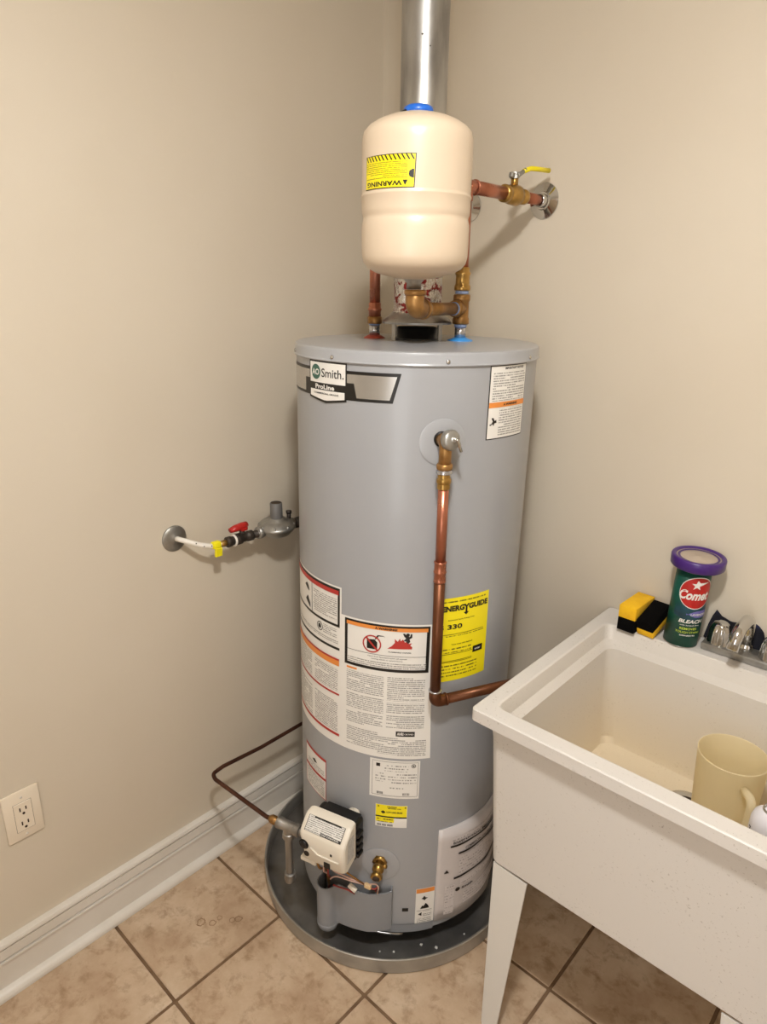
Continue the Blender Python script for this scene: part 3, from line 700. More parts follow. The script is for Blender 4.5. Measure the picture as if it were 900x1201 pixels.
# cream cover: side profile (e,z) extruded across, rounded corners
pr = [(.052, .348), (.100, .336), (.112, .345), (.113, .414), (.108, .426), (.080, .452), (.072, .455), (.052, .455)]
bm = BM()
def sx(s, z): # outline narrows at the lower left, as moulded
    return s
W0, W1 = -.0835, .0440
secs = [(W0, .86), (W0+.006, .97), (W0+.012, 1.0), (W1-.012, 1.0), (W1-.005, .97), (W1, .88)]
rings = []
for s, k in secs:
    ce, cz = .078, .395
    rings.append([bm.verts.new(G(s+(.018*max(0, (.372-z)/.036) if s < -.05 else 0), cz+(z-cz)*(.5+k/2), ce+(e-ce)*k)) for e, z in pr])
for A, B in zip(rings, rings[1:]):
    for i in range(len(pr)): j = (i+1) % len(pr); bm.faces.new((A[i], A[j], B[j], B[i]))
bm.faces.new(rings[0][::-1]); bm.faces.new(rings[-1]); bmesh.ops.recalc_face_normals(bm, faces=bm.faces)
bmesh.ops.bevel(bm, geom=[e for e in bm.edges], offset=.002, segments=2, affect='EDGES')
cover = obj('control_cover', bm, 'boxwhite', gas, 'cream plastic cover with instruction plate', smooth=50)
def GS(u, v, lift=.0): # on the sloping top face, u metres across, v 0..1 up the slope
    e0, z0_, e1, z1_ = .1082, .4258, .0800, .4522
    nrm = V((0, 0, 0))+gn*(z1_-z0_)+V((0, 0, 1))*(e0-e1); nrm.normalize()
    return G(u, z0_+(z1_-z0_)*v, e0+(e1-e0)*v)+nrm*lift
def GF(u, z, lift=0): return G(u, z, .113+lift)
def quad(bm, pts, mi=0, uvs=None):
    f = bm.faces.new([bm.verts.new(p) for p in pts]); f.material_index = mi
    if uvs:
        uv = bm.loops.layers.uv.verify()
        for lp, q in zip(f.loops, uvs): lp[uv].uv = q
bm = BM(); quad(bm, [GS(-.071, .03, .0006), GS(.031, .03, .0006), GS(.031, .99, .0006), GS(-.071, .99, .0006)]); pl = obj('instruction_plate', bm, 'ink', cover)
bm = BM(); quad(bm, [GS(-.0695, .05, .0010), GS(.0295, .05, .0010), GS(.0295, .97, .0010), GS(-.0695, .97, .0010)], 0, [(0, 0), (.099, 0), (.099, .042), (0, .042)])
plf = obj('plate_face', bm, 'fine', cover)
bm = BM(); quad(bm, [GS(-.055, .90, .0014), GS(.020, .90, .0014), GS(.020, .99, .0014), GS(-.055, .99, .0014)]); quad(bm, [GS(-.026, .05, .0014), GS(.0295, .05, .0014), GS(.0295, .2, .0014), GS(-.026, .2, .0014)]); obj('plate_bands', bm, 'ink', cover)
bm = BM(); text(bm, 'GAS CONTROL', lambda u, v: GS(-.024+.05*u, .08+.09*v, .0018), bold=.03); obj('plate_lettering', bm, 'white', cover)
bm = BM(); lathe(bm, [(.0135, 0), (.0135, .001)], GF(-.069, .388, -.0005), gn, 24); lathe(bm, [(.0075, 0), (.0075, .001)], GF(-.062, .362, -.0005), gn, 16); box(bm, G(-.004, .352, .1125), (.017, .004, .016), GR, .001, 1)
box(bm, G(.008, .388, .113), (.005, .0012, .006), GR)
obj('cover_openings', bm, 'ink', cover)
bm = BM(); lathe(bm, [(.0105, 0), (.0105, .004), (.009, .006), (0, .006)], GF(-.069, .388, -.002), gn, 24); obj('selector_knob', bm, 'black', cover)
bm = BM(); tube(bm, fillet([GF(-.050, .388, .001), GF(-.030, .374, .001), GF(.030, .374, .001)], .006, 4), .0022, 8); obj('moulded_ridge', bm, 'boxwhite', cover)
bm = BM(); quad(bm, [G(.0446, .365, .066), G(.0446, .365, .098), G(.0446, .43, .094), G(.0446, .43, .066)][::-1], 0, [(0, 0), (.03, 0), (.03, .065), (0, .065)]); obj('side_sticker', bm, 'fine', cover)
# broken bracket & wires
bm = BM(); box(bm, G(-.077, .318, .085), (.034, .02, .012), GR, .003, 2); box(bm, G(-.055, .322, .09), (.014, .012, .02), GR, .002, 1); obj('bracket', bm, 'boxwhite', gas)
def wire(pts, r, m): bm = BM(); tube(bm, fillet(pts, .02, 5), r, 6); return obj('wire', bm, m, gas)
wire([G(-.030, .345, .085), G(-.035, .29, .08), G(-.048, .235, .036), G(-.052, .17, .032)], .0022, 'wirew')
wire([G(-.018, .345, .085), G(-.025, .28, .075), G(-.046, .225, .034), G(-.050, .17, .034)], .0022, 'wirer')
wire([G(-.010, .345, .08), G(-.012, .30, .075), G(.03, .262, .045), G(.062, .250, .030)], .0024, 'wirew')
wire([G(-.022, .345, .07), G(.0, .30, .06), G(.035, .27, .045), G(.062, .246, .032)], .0024, 'brassd')
wire([G(-.028, .25, .06), G(-.010, .275, .065), G(.03, .262, .050), G(.055, .252, .036)], .0020, 'wirew')
wire([G(-.020, .235, .06), G(-.005, .23, .055), G(.012, .222, .045), G(.03, .20, .03)], .0022, 'wirer')
wire([G(.062, .250, .032), G(.085, .262, .028), G(.092, .25, .024), G(.085, .22, .018)], .0020, 'wirew')
wire([G(.062, .246, .032), G(.082, .24, .028), G(.088, .25, .024), G(.078, .22, .014)], .0020, 'wirer')
wire([G(-.052, .335, .09), G(-.044, .30, .085), G(-.044, .265, .05), G(-.048, .20, .034)], .0035, 'brassd')
bm = BM(); box(bm, G(.066, .249, .033), (.018, .010, .012), GR, .0015, 1); obj('wire_connector', bm, 'wiret', gas)
bm = BM(); box(bm, G(.022, .222, .034), (.024, .010, .012), GR @ Matrix.Rotation(.5, 3, 'Y'), .0015, 1); obj('wire_connector', bm, 'boxwhite', gas)

# ---- burner door shield with round wire channel
bm = BM()
def plan(t, e): return H(t, .15, e).to_2d()
cen = plan(-84.6, .036); path = [plan(-51.6, .0), plan(-51.8, .018)]
for t in range(-54, -79, -3): path.append(plan(t, .020+.014*min(1, (-52-t)/10)))
q_ = plan(-79, .034)-cen; base_a = atan2(q_.y, q_.x)
for i in range(0, 15):
    an = base_a-.2 - i*(pi*1.05)/14
    path.append(cen+V((cos(an), sin(an)))*.0285)
path += [plan(-94.5, .0)]
th_ = .003; n = len(path)
def zt(i): k = i/(n-1); return .219-.014*min(1, k*1.6)
def zb_(i): k = i/(n-1); return .098-.026*min(1, k*1.6)
nor = []
for i in range(n):
    d = (path[min(i+1, n-1)]-path[max(i-1, 0)]).normalized(); nor.append(V((-d.y, d.x)))
ringsO = [[bm.verts.new((p.x, p.y, z)) for p, z in ((path[i], zb_(i)), (path[i], zb_(i)+.006), (path[i], zt(i)))] for i in range(n)]
ringsI = [[bm.verts.new((path[i].x+nor[i].x*th_*sgn, path[i].y+nor[i].y*th_*sgn, z)) for z in (zt(i), zb_(i))] for i in range(n) for sgn in (-1,)]
rings = [o_+i_ for o_, i_ in zip(ringsO, ringsI)]
for A, B in zip(rings, rings[1:]):
    for k in range(5): j = (k+1) % 5; bm.faces.new((A[k], B[k], B[j], A[j]))
bm.faces.new(rings[0]); bm.faces.new(rings[-1][::-1]); bmesh.ops.recalc_face_normals(bm, faces=bm.faces)
# rounded foot and lip of the channel
lathe(bm, [(0, .050), (.017, .052), (.025, .059), (.0293, .070), (.0298, .078), (.0275, .082), (0, .082)], (cen.x, cen.y, 0), seg=28)
# sloping lower flange
for k in range(0, 1): pass
sh = obj('burner_shield', bm, 'greyplastic', heater, smooth=40)
bm = BM()   # lower apron
fl = []
for t in range(-80, -27, 3): fl.append(t)
for a_, b_ in zip(fl, fl[1:]):
    quad(bm, [H(a_, .066, .0025), H(b_, .066, .0025), H(b_, .092, .0025), H(a_, .092, .0025)])
obj('lower_apron', bm, 'greyplastic', heater)
bm = BM(); pts = [V((H.c[0]+.262*cos(rad(t)), H.c[1]+.262*sin(rad(t)), .040)) for t in range(-78, -44, 3)]; tube(bm, pts, .004, 8); obj('base_trim_strip', bm, 'steel', heater)

# ---- hot and cold nipples with colour rings
HOT, COLD = V((.377, -.4284, 0)), V((.552, -.328, 0))
for c, ring, rm in ((HOT, 'hot_ring', 'redring'), (COLD, 'cold_ring', 'lblue')):
    bm = BM(); R0 = .030 if rm == 'lblue' else .026
    lathe(bm, [(R0, 1.560), (R0*.97, 1.563), (.018, 1.567), (.0145, 1.569), (0, 1.569)], c, seg=32); obj(ring, bm, rm, heater)
    bm = BM(); lathe(bm, [(.0128, 1.567), (.0128, 1.592)], c, seg=20); obj('nipple', bm, 'nipple', heater)

# ---- draft hood
DC = V((H.c[0]+.007*1.57, H.c[1]+.007*1.57, 0))
bm = BM()
lathe(bm, [(.080, 1.597), (.081, 1.6015), (.079, 1.604), (.074, 1.609), (.063, 1.6165), (.056, 1.624), (.052, 1.632), (.0505, 1.72), (.048, 1.72), (.05, 1.632), (.06, 1.615), (.076, 1.602), (.078, 1.597), (.080, 1.597)], DC, seg=48, cap=False)
bmesh.ops.recalc_face_normals(bm, faces=bm.faces)
hood = obj('draft_hood', bm, 'galv', heater)
for k in range(4):
    a = rad(-50+45+90*k); dx = V((cos(a), sin(a), 0)); tg = V((-dx.y, dx.x, 0)); q = DC+dx*.074
    bm = BM(); box(bm, q+V((0, 0, 1.580)), (.002, .010, .042), rotm(dx, tg, V((0, 0, 1)))); box(bm, q+dx*.006+V((0, 0, 1.5612)), (.016, .012, .002), rotm(dx, tg, V((0, 0, 1)))); obj('hood_leg', bm, 'galv', hood)
bm = BM(); lathe(bm, [(.050, 1.560), (.050, 1.566), (.047, 1.567), (.047, 1.588), (.044, 1.590), (0, 1.590)], DC, seg=40); obj('flue_collar', bm, 'black', heater)
# crumpled foil tape around the hood neck
bm = BM(); seg = 72; rows = 16; rg = []
rr = random.Random(3)
for j in range(rows+1):
    z = 1.620+.098*j/rows
    rg.append([bm.verts.new(DC+V(((.0525+max(0, (1.632-z))*.35+rr.uniform(0, .0032))*cos(2*pi*i/seg), (.0525+max(0, (1.632-z))*.35+rr.uniform(0, .0032))*sin(2*pi*i/seg), z+rr.uniform(-.001, .001)))) for i in range(seg)])
for A, B in zip(rg, rg[1:]):
    for i in range(seg): bm.faces.new((A[i], A[(i+1) % seg], B[(i+1) % seg], B[i]))
obj('foil_tape', bm, 'foilred', hood, smooth=20)

# ================================================================== VENT DUCT
bm = BM(); lathe(bm, [(.0492, 1.7215), (.0492, RZ-.002)], DC, seg=64, cap=False)
for t in (0,): box(bm, DC+V((.0495*cos(rad(150)), .0495*sin(rad(150)), 2.1)), (.004, .004, .78))
vd = thing('vent_duct', 'shiny galvanized round vent duct rising behind the cream tank', 'duct', (DC.x, DC.y, 1.705))
obj('duct_pipe', bm, 'galv', vd)
for x, z in ((-58, 2.155), (-56, 2.155), (-38, 2.135)):
    bm = BM(); a = rad(x); n = V((cos(a), sin(a), 0)); lathe(bm, [(.0013, 0), (.0013, .0012), (0, .0016)], DC+n*.049+V((0, 0, z)), n, 8); obj('rivet', bm, 'slot', vd)

# ================================================================== COLD WATER PIPE, with tee and ball valve
cw = thing('cold_water_pipe', 'copper cold supply pipe with brass tee and yellow-handled ball valve into the wall', 'pipe', (COLD.x, COLD.y, 1.604))
BR = V((.588, -.535, 1.634)); TE = V((COLD.x, COLD.y, 1.632))
bm = BM()
lathe(bm, [(.0170, 1.598), (.0188, 1.600), (.0188, 1.610), (.0170, 1.614), (.0170, 1.647), (.0192, 1.650), (.0192, 1.661), (.0170, 1.663)], COLD, seg=24)
d = (BR-TE).normalized(); cyl(bm, TE, TE+d*.026, .0165, 20); lathe(bm, [(.0165, 0), (.0185, .002), (.0185, .013), (.0165, .015)], TE+d*.020, d, 24)
obj('tee', bm, 'brassd', cw)
for o_, d_, rr_ in ((TE+d*.034, d, .0145), (COLD+V((0, 0, 1.664)), V((0, 0, 1)), .0150), (COLD+V((0, 0, 1.592)), V((0, 0, 1)), .0142)):
    bm = BM(); lathe(bm, [(rr_, 0), (rr_, .0065)], o_, d_, 20); obj('thread_seal', bm, 'pblue', cw)
bm = BM(); cyl(bm, TE+d*.036, BR-d*.036, .0135, 20); obj('branch_nipple', bm, 'brassd', cw)
bm = BM(); lathe(bm, [(.0175, 0), (.0185, .002), (.0185, .010), (.0165, .012), (.0158, .016), (.0158, .032), (.0175, .034), (.0175, .038), (.0152, .040), (.0152, .048), (.0115, .050)], COLD+V((0, 0, 1.671)), seg=24); obj('adaptor', bm, 'brass', cw)
AZ = 1.885
bm = BM(); cyl(bm, COLD+V((0, 0, 1.715)), COLD+V((0, 0, AZ-.02)), .0118, 18)
tube(bm, fillet([COLD+V((0, 0, AZ-.03)), COLD+V((0, 0, AZ)), COLD+V((0, .03, AZ))], .02, 8), .0140, 18)
lathe(bm, [(.0152, 0), (.0165, .001), (.0165, .004), (.0152, .005)], COLD+V((0, .026, AZ)), (0, 1, 0), 20)
cyl(bm, COLD+V((0, .025, AZ)), V((COLD.x, -.175, AZ)), .0143, 20)
obj('copper_tube', bm, 'copper', cw)
bm = BM(); cyl(bm, V((COLD.x, -.095, AZ)), V((COLD.x, -.001, AZ)), .0125, 20); obj('copper_stub', bm, 'copper', cw)
bm = BM(); P0 = V((COLD.x, -.188, AZ))
lathe(bm, [(.0165, 0), (.0195, .003), (.0195, .014), (.0165, .018), (.0175, .022), (.0215, .030), (.0215, .040), (.0225, .046), (.0225, .058), (.0185, .064), (.0160, .068), (.0150, .078), (.0170, .080), (.0170, .092), (.0145, .096)], P0, (0, 1, 0), 24)
cyl(bm, P0+V((0, .045, .018)), P0+V((0, .045, .040)), .0085, 12)
bv = obj('ball_valve', bm, 'brass', cw)
bm = BM(); q = P0+V((0, .045, .041)); lathe(bm, [(.011, -.006), (.011, 0), (.0075, .001), (.0075, .008), (0, .008)], q, (0, 0, 1), 6)
box(bm, q+V((0, -.012, 0)), (.010, .016, .012), None, .002, 1); tube(bm, [q+V((.0, .004, .002)), q+V((.004, .018, .006)), q+V((.008, .032, .016))], [.006, .005, .005], 8); obj('valve_stem', bm, 'zinc', bv)
bm = BM(); a_ = q+V((.006, .026, .012)); pts = fillet([a_, a_+V((.006, .022, .008)), a_+V((.012, .034, .008)), a_+V((.021, .080, .009))], .012, 5)
# flat lever: sweep an oval
tube(bm, pts, [.0055]*len(pts), 10)
for v in bm.verts: pass
obj('lever_handle', bm, 'yellow', bv, 'yellow lever handle')
bm = BM(); lathe(bm, [(.0345, 0), (.0355, .001), (.0345, .003), (.028, .0055), (.018, .009), (.0165, .014), (.0135, .014), (.013, 0)], V((COLD.x, -.0005, AZ)), (0, -1, 0), 36, cap=False); bmesh.ops.recalc_face_normals(bm, faces=bm.faces)
for v in bm.verts:
    if False: pass
for v in bm.verts: # 7 cm chrome escutcheon, scaled to the photographed 7.5 cm
    v.co.x = COLD.x+(v.co.x-COLD.x)*1.12; v.co.z = AZ+(v.co.z-AZ)*1.2
lathe(bm, [(.0165, 0), (.0165, .024), (.0145, .026), (.0135, .026)], V((COLD.x, -.004, AZ)), (0, -1, 0), 24, cap=False)
obj('escutcheon', bm, 'steel', cw, 'round chrome escutcheon against the wall')
# branch elbow toward the expansion tank
bm = BM()
tube(bm, fillet([BR-d*.036, BR, BR+V((0, 0, .036))], .032, 12), .0192, 24)
lathe(bm, [(.0185, 0), (.0205, .002), (.0205, .010), (.019, .012)], BR-d*.042, d, 24)
lathe(bm, [(.0192, 0), (.0222, .003), (.0226, .010), (.020, .012), (0, .012)], BR+V((0, 0, .026)), (0, 0, 1), 24)
obj('elbow', bm, 'brassd', cw)

# ================================================================== EXPANSION TANK
TCx, TCy = TANK.c
et = thing('expansion_tank', 'cream enamelled expansion tank with yellow warning label above the heater', 'tank', (TCx, TCy, 1.672))
bm = BM()
pf = [(0, 1.6905), (.022, 1.691), (.040, 1.6935), (.075, 1.7020), (.0925, 1.7110), (.1005, 1.7205), (.1038, 1.733), (.1045, 1.750), (.1047, 1.780), (.1042, 1.791), (.1025, 1.797), (.1018, 1.8005), (.1022, 1.804), (.1042, 1.809),
      (.1046, 1.815), (.1050, 1.835), (.1062, 1.8375), (.1062, 1.8400), (.1046, 1.8425), (.1046, 1.845), (.1046, 1.928), (.1040, 1.939), (.1012, 1.949), (.092, 1.9590), (.078, 1.9675), (.060, 1.9745), (.035, 1.981), (0, 1.984)]
lathe(bm, pf, (TCx, TCy, 0), seg=96); bmesh.ops.recalc_face_normals(bm, faces=bm.faces)
shell = obj('tank_shell', bm, 'cream', et, smooth=60)
bm = BM(); lathe(bm, [(.0145, 1.6725), (.0145, 1.684), (.022, 1.692), (.024, 1.697), (0, 1.697)], (TCx, TCy, 0), seg=28); obj('tank_neck', bm, 'zinc', et)
bm = BM(); lathe(bm, [(.0215, 1.982), (.0215, 1.986), (0, 1.986)], (TCx-.008, TCy-.006, 0), seg=32); obj('valve_ring', bm, 'black', et)
bm = BM(); lathe(bm, [(.0275, 1.979), (.0280, 1.987), (.0265, 1.992), (.021, 1.995), (0, 1.9958)], (TCx, TCy, 0), seg=36); obj('valve_cover', bm, 'blue', et, 'blue plastic cap')
Tn = Cyl((TCx, TCy), .1046)
bm = BM(); patch(bm, Tn, -112.5, -51.7, 1.8445, 1.8995, .0006, step=3, t2=-111.0, t3=-50.4, nz=3); wl = obj('warning_label', bm, 'ink', et, 'yellow warning label stuck upside down')
TW0, TW1, Z0, Z1 = -111.5, -52.6, 1.8458, 1.8983
bm = BM(); patch(bm, Tn, TW0, TW1, Z0, Z1, .0010, step=3, t2=TW0+1.4, t3=TW1+1.2, nz=3); obj('label_face', bm, 'yellow', wl)
bm = BM(); zz0 = 1.8895
for k in range(13):
    t = -110+4.45*k; quad(bm, [Tn(t+3.2, zz0, .0014), Tn(t+4.8, zz0, .0014), Tn(t+1.6, Z1, .0014), Tn(t, Z1, .0014)])
ctext(bm, 'WARNING', Tn, -107.8, -64.2, 1.8483, 1.8565, .0014, flip=True, bold=.03); poly(bm, Tn, [(-58.5, 1.8570), (-63.4, 1.8570), (-61.0, 1.8480)], .0014)
poly(bm, Tn, [(-53.6, 1.8600), (-52.6, 1.8600), (-52.4, 1.8745), (-53.8, 1.8745), (-57, 1.8712), (-57.6, 1.866), (-56.8, 1.8622)], .0014)
obj('black_print', bm, 'ink', wl)
M_['fineT'] = printmat('fine_print_tank', '#efdd18', '#4a4310', .0031, 420, .42, .4, .75)
bm = BM(); patch(bm, Tn, -109.5, -59, 1.8595, 1.8870, .0013, step=3); obj('fine_print', bm, 'fineT', wl)

# ================================================================== HOT WATER PIPE
hw = thing('hot_water_pipe', 'copper hot water pipe rising behind the cream tank', 'pipe', (HOT.x, HOT.y, 1.604))
bm = BM(); lathe(bm, [(.0158, 1.594), (.0172, 1.596), (.0172, 1.609), (.0150, 1.611)], HOT, seg=8); obj('union_nut', bm, 'brassd', hw)
bm = BM(); lathe(bm, [(.0140, 1.5925), (.0140, 1.5965)], HOT, seg=20); obj('thread_seal', bm, 'pblue', hw)
bm = BM(); lathe(bm, [(.0145, 1.610), (.0145, 1.623), (.0165, 1.625), (.0165, 1.628), (.0145, 1.630), (.0145, 1.640), (.0118, 1.642)], HOT, seg=20)
FL2 = V((.322, 0, AZ)); p1 = HOT+V((0, 0, AZ))
cyl(bm, HOT+V((0, 0, 1.635)), HOT+V((0, 0, AZ-.02)), .0125, 18); tube(bm, fillet([HOT+V((0, 0, AZ-.03)), p1, FL2+V((0, -.001, 0))], .02, 8), .0130, 18)
obj('copper_tube', bm, 'copper', hw)
bm = BM(); lathe(bm, [(.0385, 0), (.0395, .001), (.0385, .003), (.030, .0055), (.02, .009), (.018, .014), (.0135, .014), (.013, 0)], V((.322, -.0005, AZ)), (0, -1, 0), 36, cap=False); bmesh.ops.recalc_face_normals(bm, faces=bm.faces)
obj('escutcheon', bm, 'steel', hw)

# ================================================================== RELIEF DISCHARGE PIPE
dp = thing('discharge_pipe', 'dark copper relief discharge pipe running down the front of the grey tank', 'pipe', loc(-37, .79, .036))
PT, PB = loc(TA, 1.303, .036), loc(-37.0, .79, .036)
bm = BM(); lathe(bm, [(.0120, .020), (.0130, .018), (.0130, .010), (.0150, .008), (.0155, .004), (.0150, 0), (.0135, -.002), (.0135, -.012), (.0115, -.014)], loc(TA, 1.303, .036), (0, 0, 1), 20); bmesh.ops.recalc_face_normals(bm, faces=bm.faces); obj('threaded_adaptor', bm, 'brass', dp)
mid = PT.lerp(PB, (1.303-1.108)/(1.303-.79))
bm = BM(); cyl(bm, PT+V((0, 0, -.010)), mid, .0112, 18); obj('upper_tube', bm, 'copper', dp)
dv_ = (PB-PT).normalized()
bm = BM(); lathe(bm, [(.0125, -.024), (.0140, -.022), (.0128, -.019), (.0128, -.003), (.0142, -.001), (.0142, .001), (.0128, .003), (.0128, .019), (.0140, .022), (.0125, .024)], mid, dv_, 20); obj('coupling', bm, 'copper', dp)
ed = V((.775-.711, -.431+.568, 0)).normalized(); E1_ = PB+V((0, 0, 0)); 
bm = BM(); cyl(bm, mid+dv_*.02, PB+V((0, 0, .012)), .0120, 18)
tube(bm, fillet([PB+V((0, 0, .030)), PB, PB+ed*.030], .018, 8), .0140, 18)
lathe(bm, [(.014, 0), (.0150, .001), (.0150, .003), (.014, .004)], PB+ed*.026, ed, 18)
E2_ = PB+ed*.27; cyl(bm, PB+ed*.025, E2_, .0118, 18)
tube(bm, fillet([E2_-ed*.02, E2_, E2_-V((0, 0, .04))], .018, 8), .0138, 18); cyl(bm, E2_-V((0, 0, .03)), V((E2_.x, E2_.y, .10)), .0118, 18)
obj('lower_tube', bm, 'copperd', dp)
bm = BM(); lathe(bm, [(.0142, 0), (.0152, .001), (.0152, .003), (.0142, .004)], PB+V((0, 0, .027)), (0, 0, 1), 18); obj('solder_ring', bm, 'nipple', dp)

# ================================================================== GAS SUPPLY on the left wall
gs = thing('gas_supply_line', 'gas supply line with red valve and grey regulator along the left wall', 'gas pipe', (.0, -.778, 1.05))
bm = BM(); lathe(bm, [(.0345, 0), (.035, .002), (.033, .004), (.022, .008), (.012, .009), (.009, .012), (0, .012)], (.0005, -.7785, 1.0505), (1, 0, 0), 36); obj('wall_flange', bm, 'zinc', gs)
bm = BM(); hp = [(.010, -.778, 1.052), (.022, -.773, 1.0505), (.038, -.755, 1.043), (.052, -.735, 1.034), (.060, -.71, 1.026), (.062, -.690, 1.024), (.062, -.672, 1.024)]
tube(bm, hp, .0068, 12); obj('coated_tube', bm, 'hose', gs)
for k, t in enumerate([.3, .42, .55, .68, .8, .9]):
    i = t*(len(hp)-1); a_ = V(hp[int(i)]).lerp(V(hp[min(int(i)+1, 6)]), i-int(i)); bm = BM(); bmesh.ops.create_icosphere(bm, subdivisions=1, radius=.0022)
    for v in bm.verts: v.co += a_+V((.0055, -.001 , -.001+.003*(k % 2)))
    obj('print_mark', bm, 'slot', gs)
bm = BM()   # folded paper tag
box(bm, (.062, -.694, 1.0260), (.020, .026, .020), None, .006, 2); box(bm, (.067, -.691, 1.006), (.008, .020, .024), Matrix.Rotation(.12, 3, 'Y'), .001, 1); obj('tag', bm, 'tag', gs, 'small yellow tag wrapped around the white tube')
Z = 1.0235; X = .062
bm = BM(); lathe(bm, [(.005, 0), (.0085, .006), (.0095, .016), (.0095, .022)], (X, -.684, Z), (0, 1, 0), 6); obj('end_fitting', bm, 'brass', gs)
bm = BM(); lathe(bm, [(.009, 0), (.0125, .002), (.0145, .004), (.0145, .016), (.012, .018), (.012, .024)], (X, -.664, Z), (0, 1, 0), 20); lathe(bm, [(.0125, .024), (.0155, .026), (.0155, .048), (.0125, .052), (.0125, .068), (.0145, .070), (.0145, .086), (.010, .088)], (X, -.664, Z), (0, 1, 0), 20)
cyl(bm, (X, -.61, Z+.008), (X, -.61, Z+.024), .0075, 12)
cyl(bm, (X, -.585, Z), (X, -.40, Z-.010), .0105, 16)
gv = obj('gas_valve', bm, 'blackpipe', gs)
bm = BM(); lathe(bm, [(.0158, 0), (.0165, .001), (.0165, .004), (.0158, .005)], (X, -.640, Z), (0, 1, 0), 20); obj('white_seal', bm, 'hose', gs)
bm = BM(); hx = V((X, -.612, Z+.026)); box(bm, hx+V((0, .006, .001)), (.016, .022, .014), None, .004, 2); 
tube(bm, [hx+V((.0, .018, .010)), hx+V((0, .002, .008)), hx+V((0, -.02, .006)), hx+V((.0, -.036, .004))], [.0075, .0095, .009, .0065], 12)
for v in bm.verts: v.co.x = X+(v.co.x-X)*1.25
obj('valve_handle', bm, 'redpl', gv, 'red tee handle')
# regulator
bm = BM(); rc = V((.070, -.497, 1.033))
lathe(bm, [(.022, -.030), (.036, -.024), (.045, -.015), (.050, -.006), (.0535, -.004), (.0535, .003), (.050, .005), (.045, .011), (.034, .016), (.022, .018), (.020, .024), (0, .024)], rc, V((.05, -.05, 1)), 40)
lathe(bm, [(.013, 0), (.017, .002), (.017, .018), (.013, .022)], (X, -.560, Z), (0, 1, 0), 20); cyl(bm, (X, -.56, Z), (X, -.43, Z+.002), .0125, 16)
tube(bm, [(X, -.545, Z), (X+.002, -.52, Z+.004), (rc.x, -.50, 1.030)], [.016, .018, .022], 16)
reg = obj('regulator', bm, 'zinc', gs, 'grey cast gas regulator with round diaphragm housing')
bm = BM()
for k in range(8):
    a_ = 2*pi*k/8; cyl(bm, rc+V((.0485*cos(a_), .0485*sin(a_), -.006)), rc+V((.0485*cos(a_), .0485*sin(a_), .008)), .0035, 6)
obj('housing_screws', bm, 'zinc', reg)
bm = BM(); lathe(bm, [(.0168, .014), (.0178, .016), (.0172, .066), (.0155, .068), (.0145, .0665), (0, .0655)], rc, seg=28); obj('spring_tower', bm, 'darkgrey', reg, 'dark grey cylindrical spring cap')
bm = BM(); lathe(bm, [(.0145, .066), (.0145, .0672), (0, .0672)], rc, seg=24); obj('tower_recess', bm, 'slot', reg)
bm = BM(); cyl(bm, rc+V((.006, .040, .006)), rc+V((.006, .040, .030)), .006, 10); lathe(bm, [(.0085, .028), (.0085, .036), (0, .037)], rc+V((.006, .040, 0)), seg=6); obj('vent_plug', bm, 'blackpipe', reg)
bm = BM(); cyl(bm, (X, -.425, Z-.002), (X, -.385, Z), .0135, 10); cyl(bm, (X, -.40, Z+.014), (X, -.38, Z+.014), .007, 8); tube(bm, fillet([(X, -.39, Z), (X, -.30, Z), (X, -.30, .60), (X+.01, -.30, .36)], .03, 6), .0105, 12); obj('outlet_fitting', bm, 'blackpipe', gs)

# ================================================================== COPPER GAS FEED with drip leg
gf = thing('gas_feed_tube', 'thin bent copper gas tube leading to the control box with steel tee and drip leg', 'gas pipe', (.32, -.76, .17))
TEE = G(-.160, .349, .050); gd = gt
e0 = TEE-gd*.040
M_['brownpipe'] = mat('copper_brown', '#5c3b2c', .4, metal=.6, c2='#472b20', cscale=20)
bm = BM(); cp = [(.08, -.30, .352), (.085, -.40, .352), (.085, -.60, .352), (.085, -.735, .362), (.088, -.772, .360), (.108, -.778, .356), e0-gd*.03, e0]
tube(bm, fillet(cp, .03, 6), .0058, 12); obj('copper_tube', bm, 'brownpipe', gf)
bm = BM(); lathe(bm, [(.0065, -.022), (.0115, -.014), (.0125, -.012), (.0125, 0), (.0100, .003), (.0100, .012)], e0, gd, 6); obj('flare_nut', bm, 'brassd', gf)
bm = BM(); lathe(bm, [(.0125, -.034), (.0155, -.032), (.0155, -.020), (.0140, -.017), (.0140, .020), (.0165, .022), (.0165, .036), (.0135, .038)], TEE, gd, 22)
lathe(bm, [(.0140, 0), (.0140, -.018), (.0162, -.020), (.0162, -.034), (.0135, -.036)], TEE, (0, 0, 1), 22); lathe(bm, [(.0115, .038), (.0115, .060), (.015, .062), (.015, .075), (.012, .077)], TEE, gd, 20)
bmesh.ops.recalc_face_normals(bm, faces=bm.faces); obj('steel_tee', bm, 'galv', gf)
bm = BM(); cyl(bm, TEE-V((0, 0, .03)), TEE-V((0, 0, .160)), .0105, 18); lathe(bm, [(.0115, -.150), (.0150, -.152), (.0158, -.170), (.0125, -.180), (0, -.182)], TEE, (0, 0, 1), 22); bmesh.ops.recalc_face_normals(bm, faces=bm.faces); obj('drip_leg', bm, 'galv', gf)

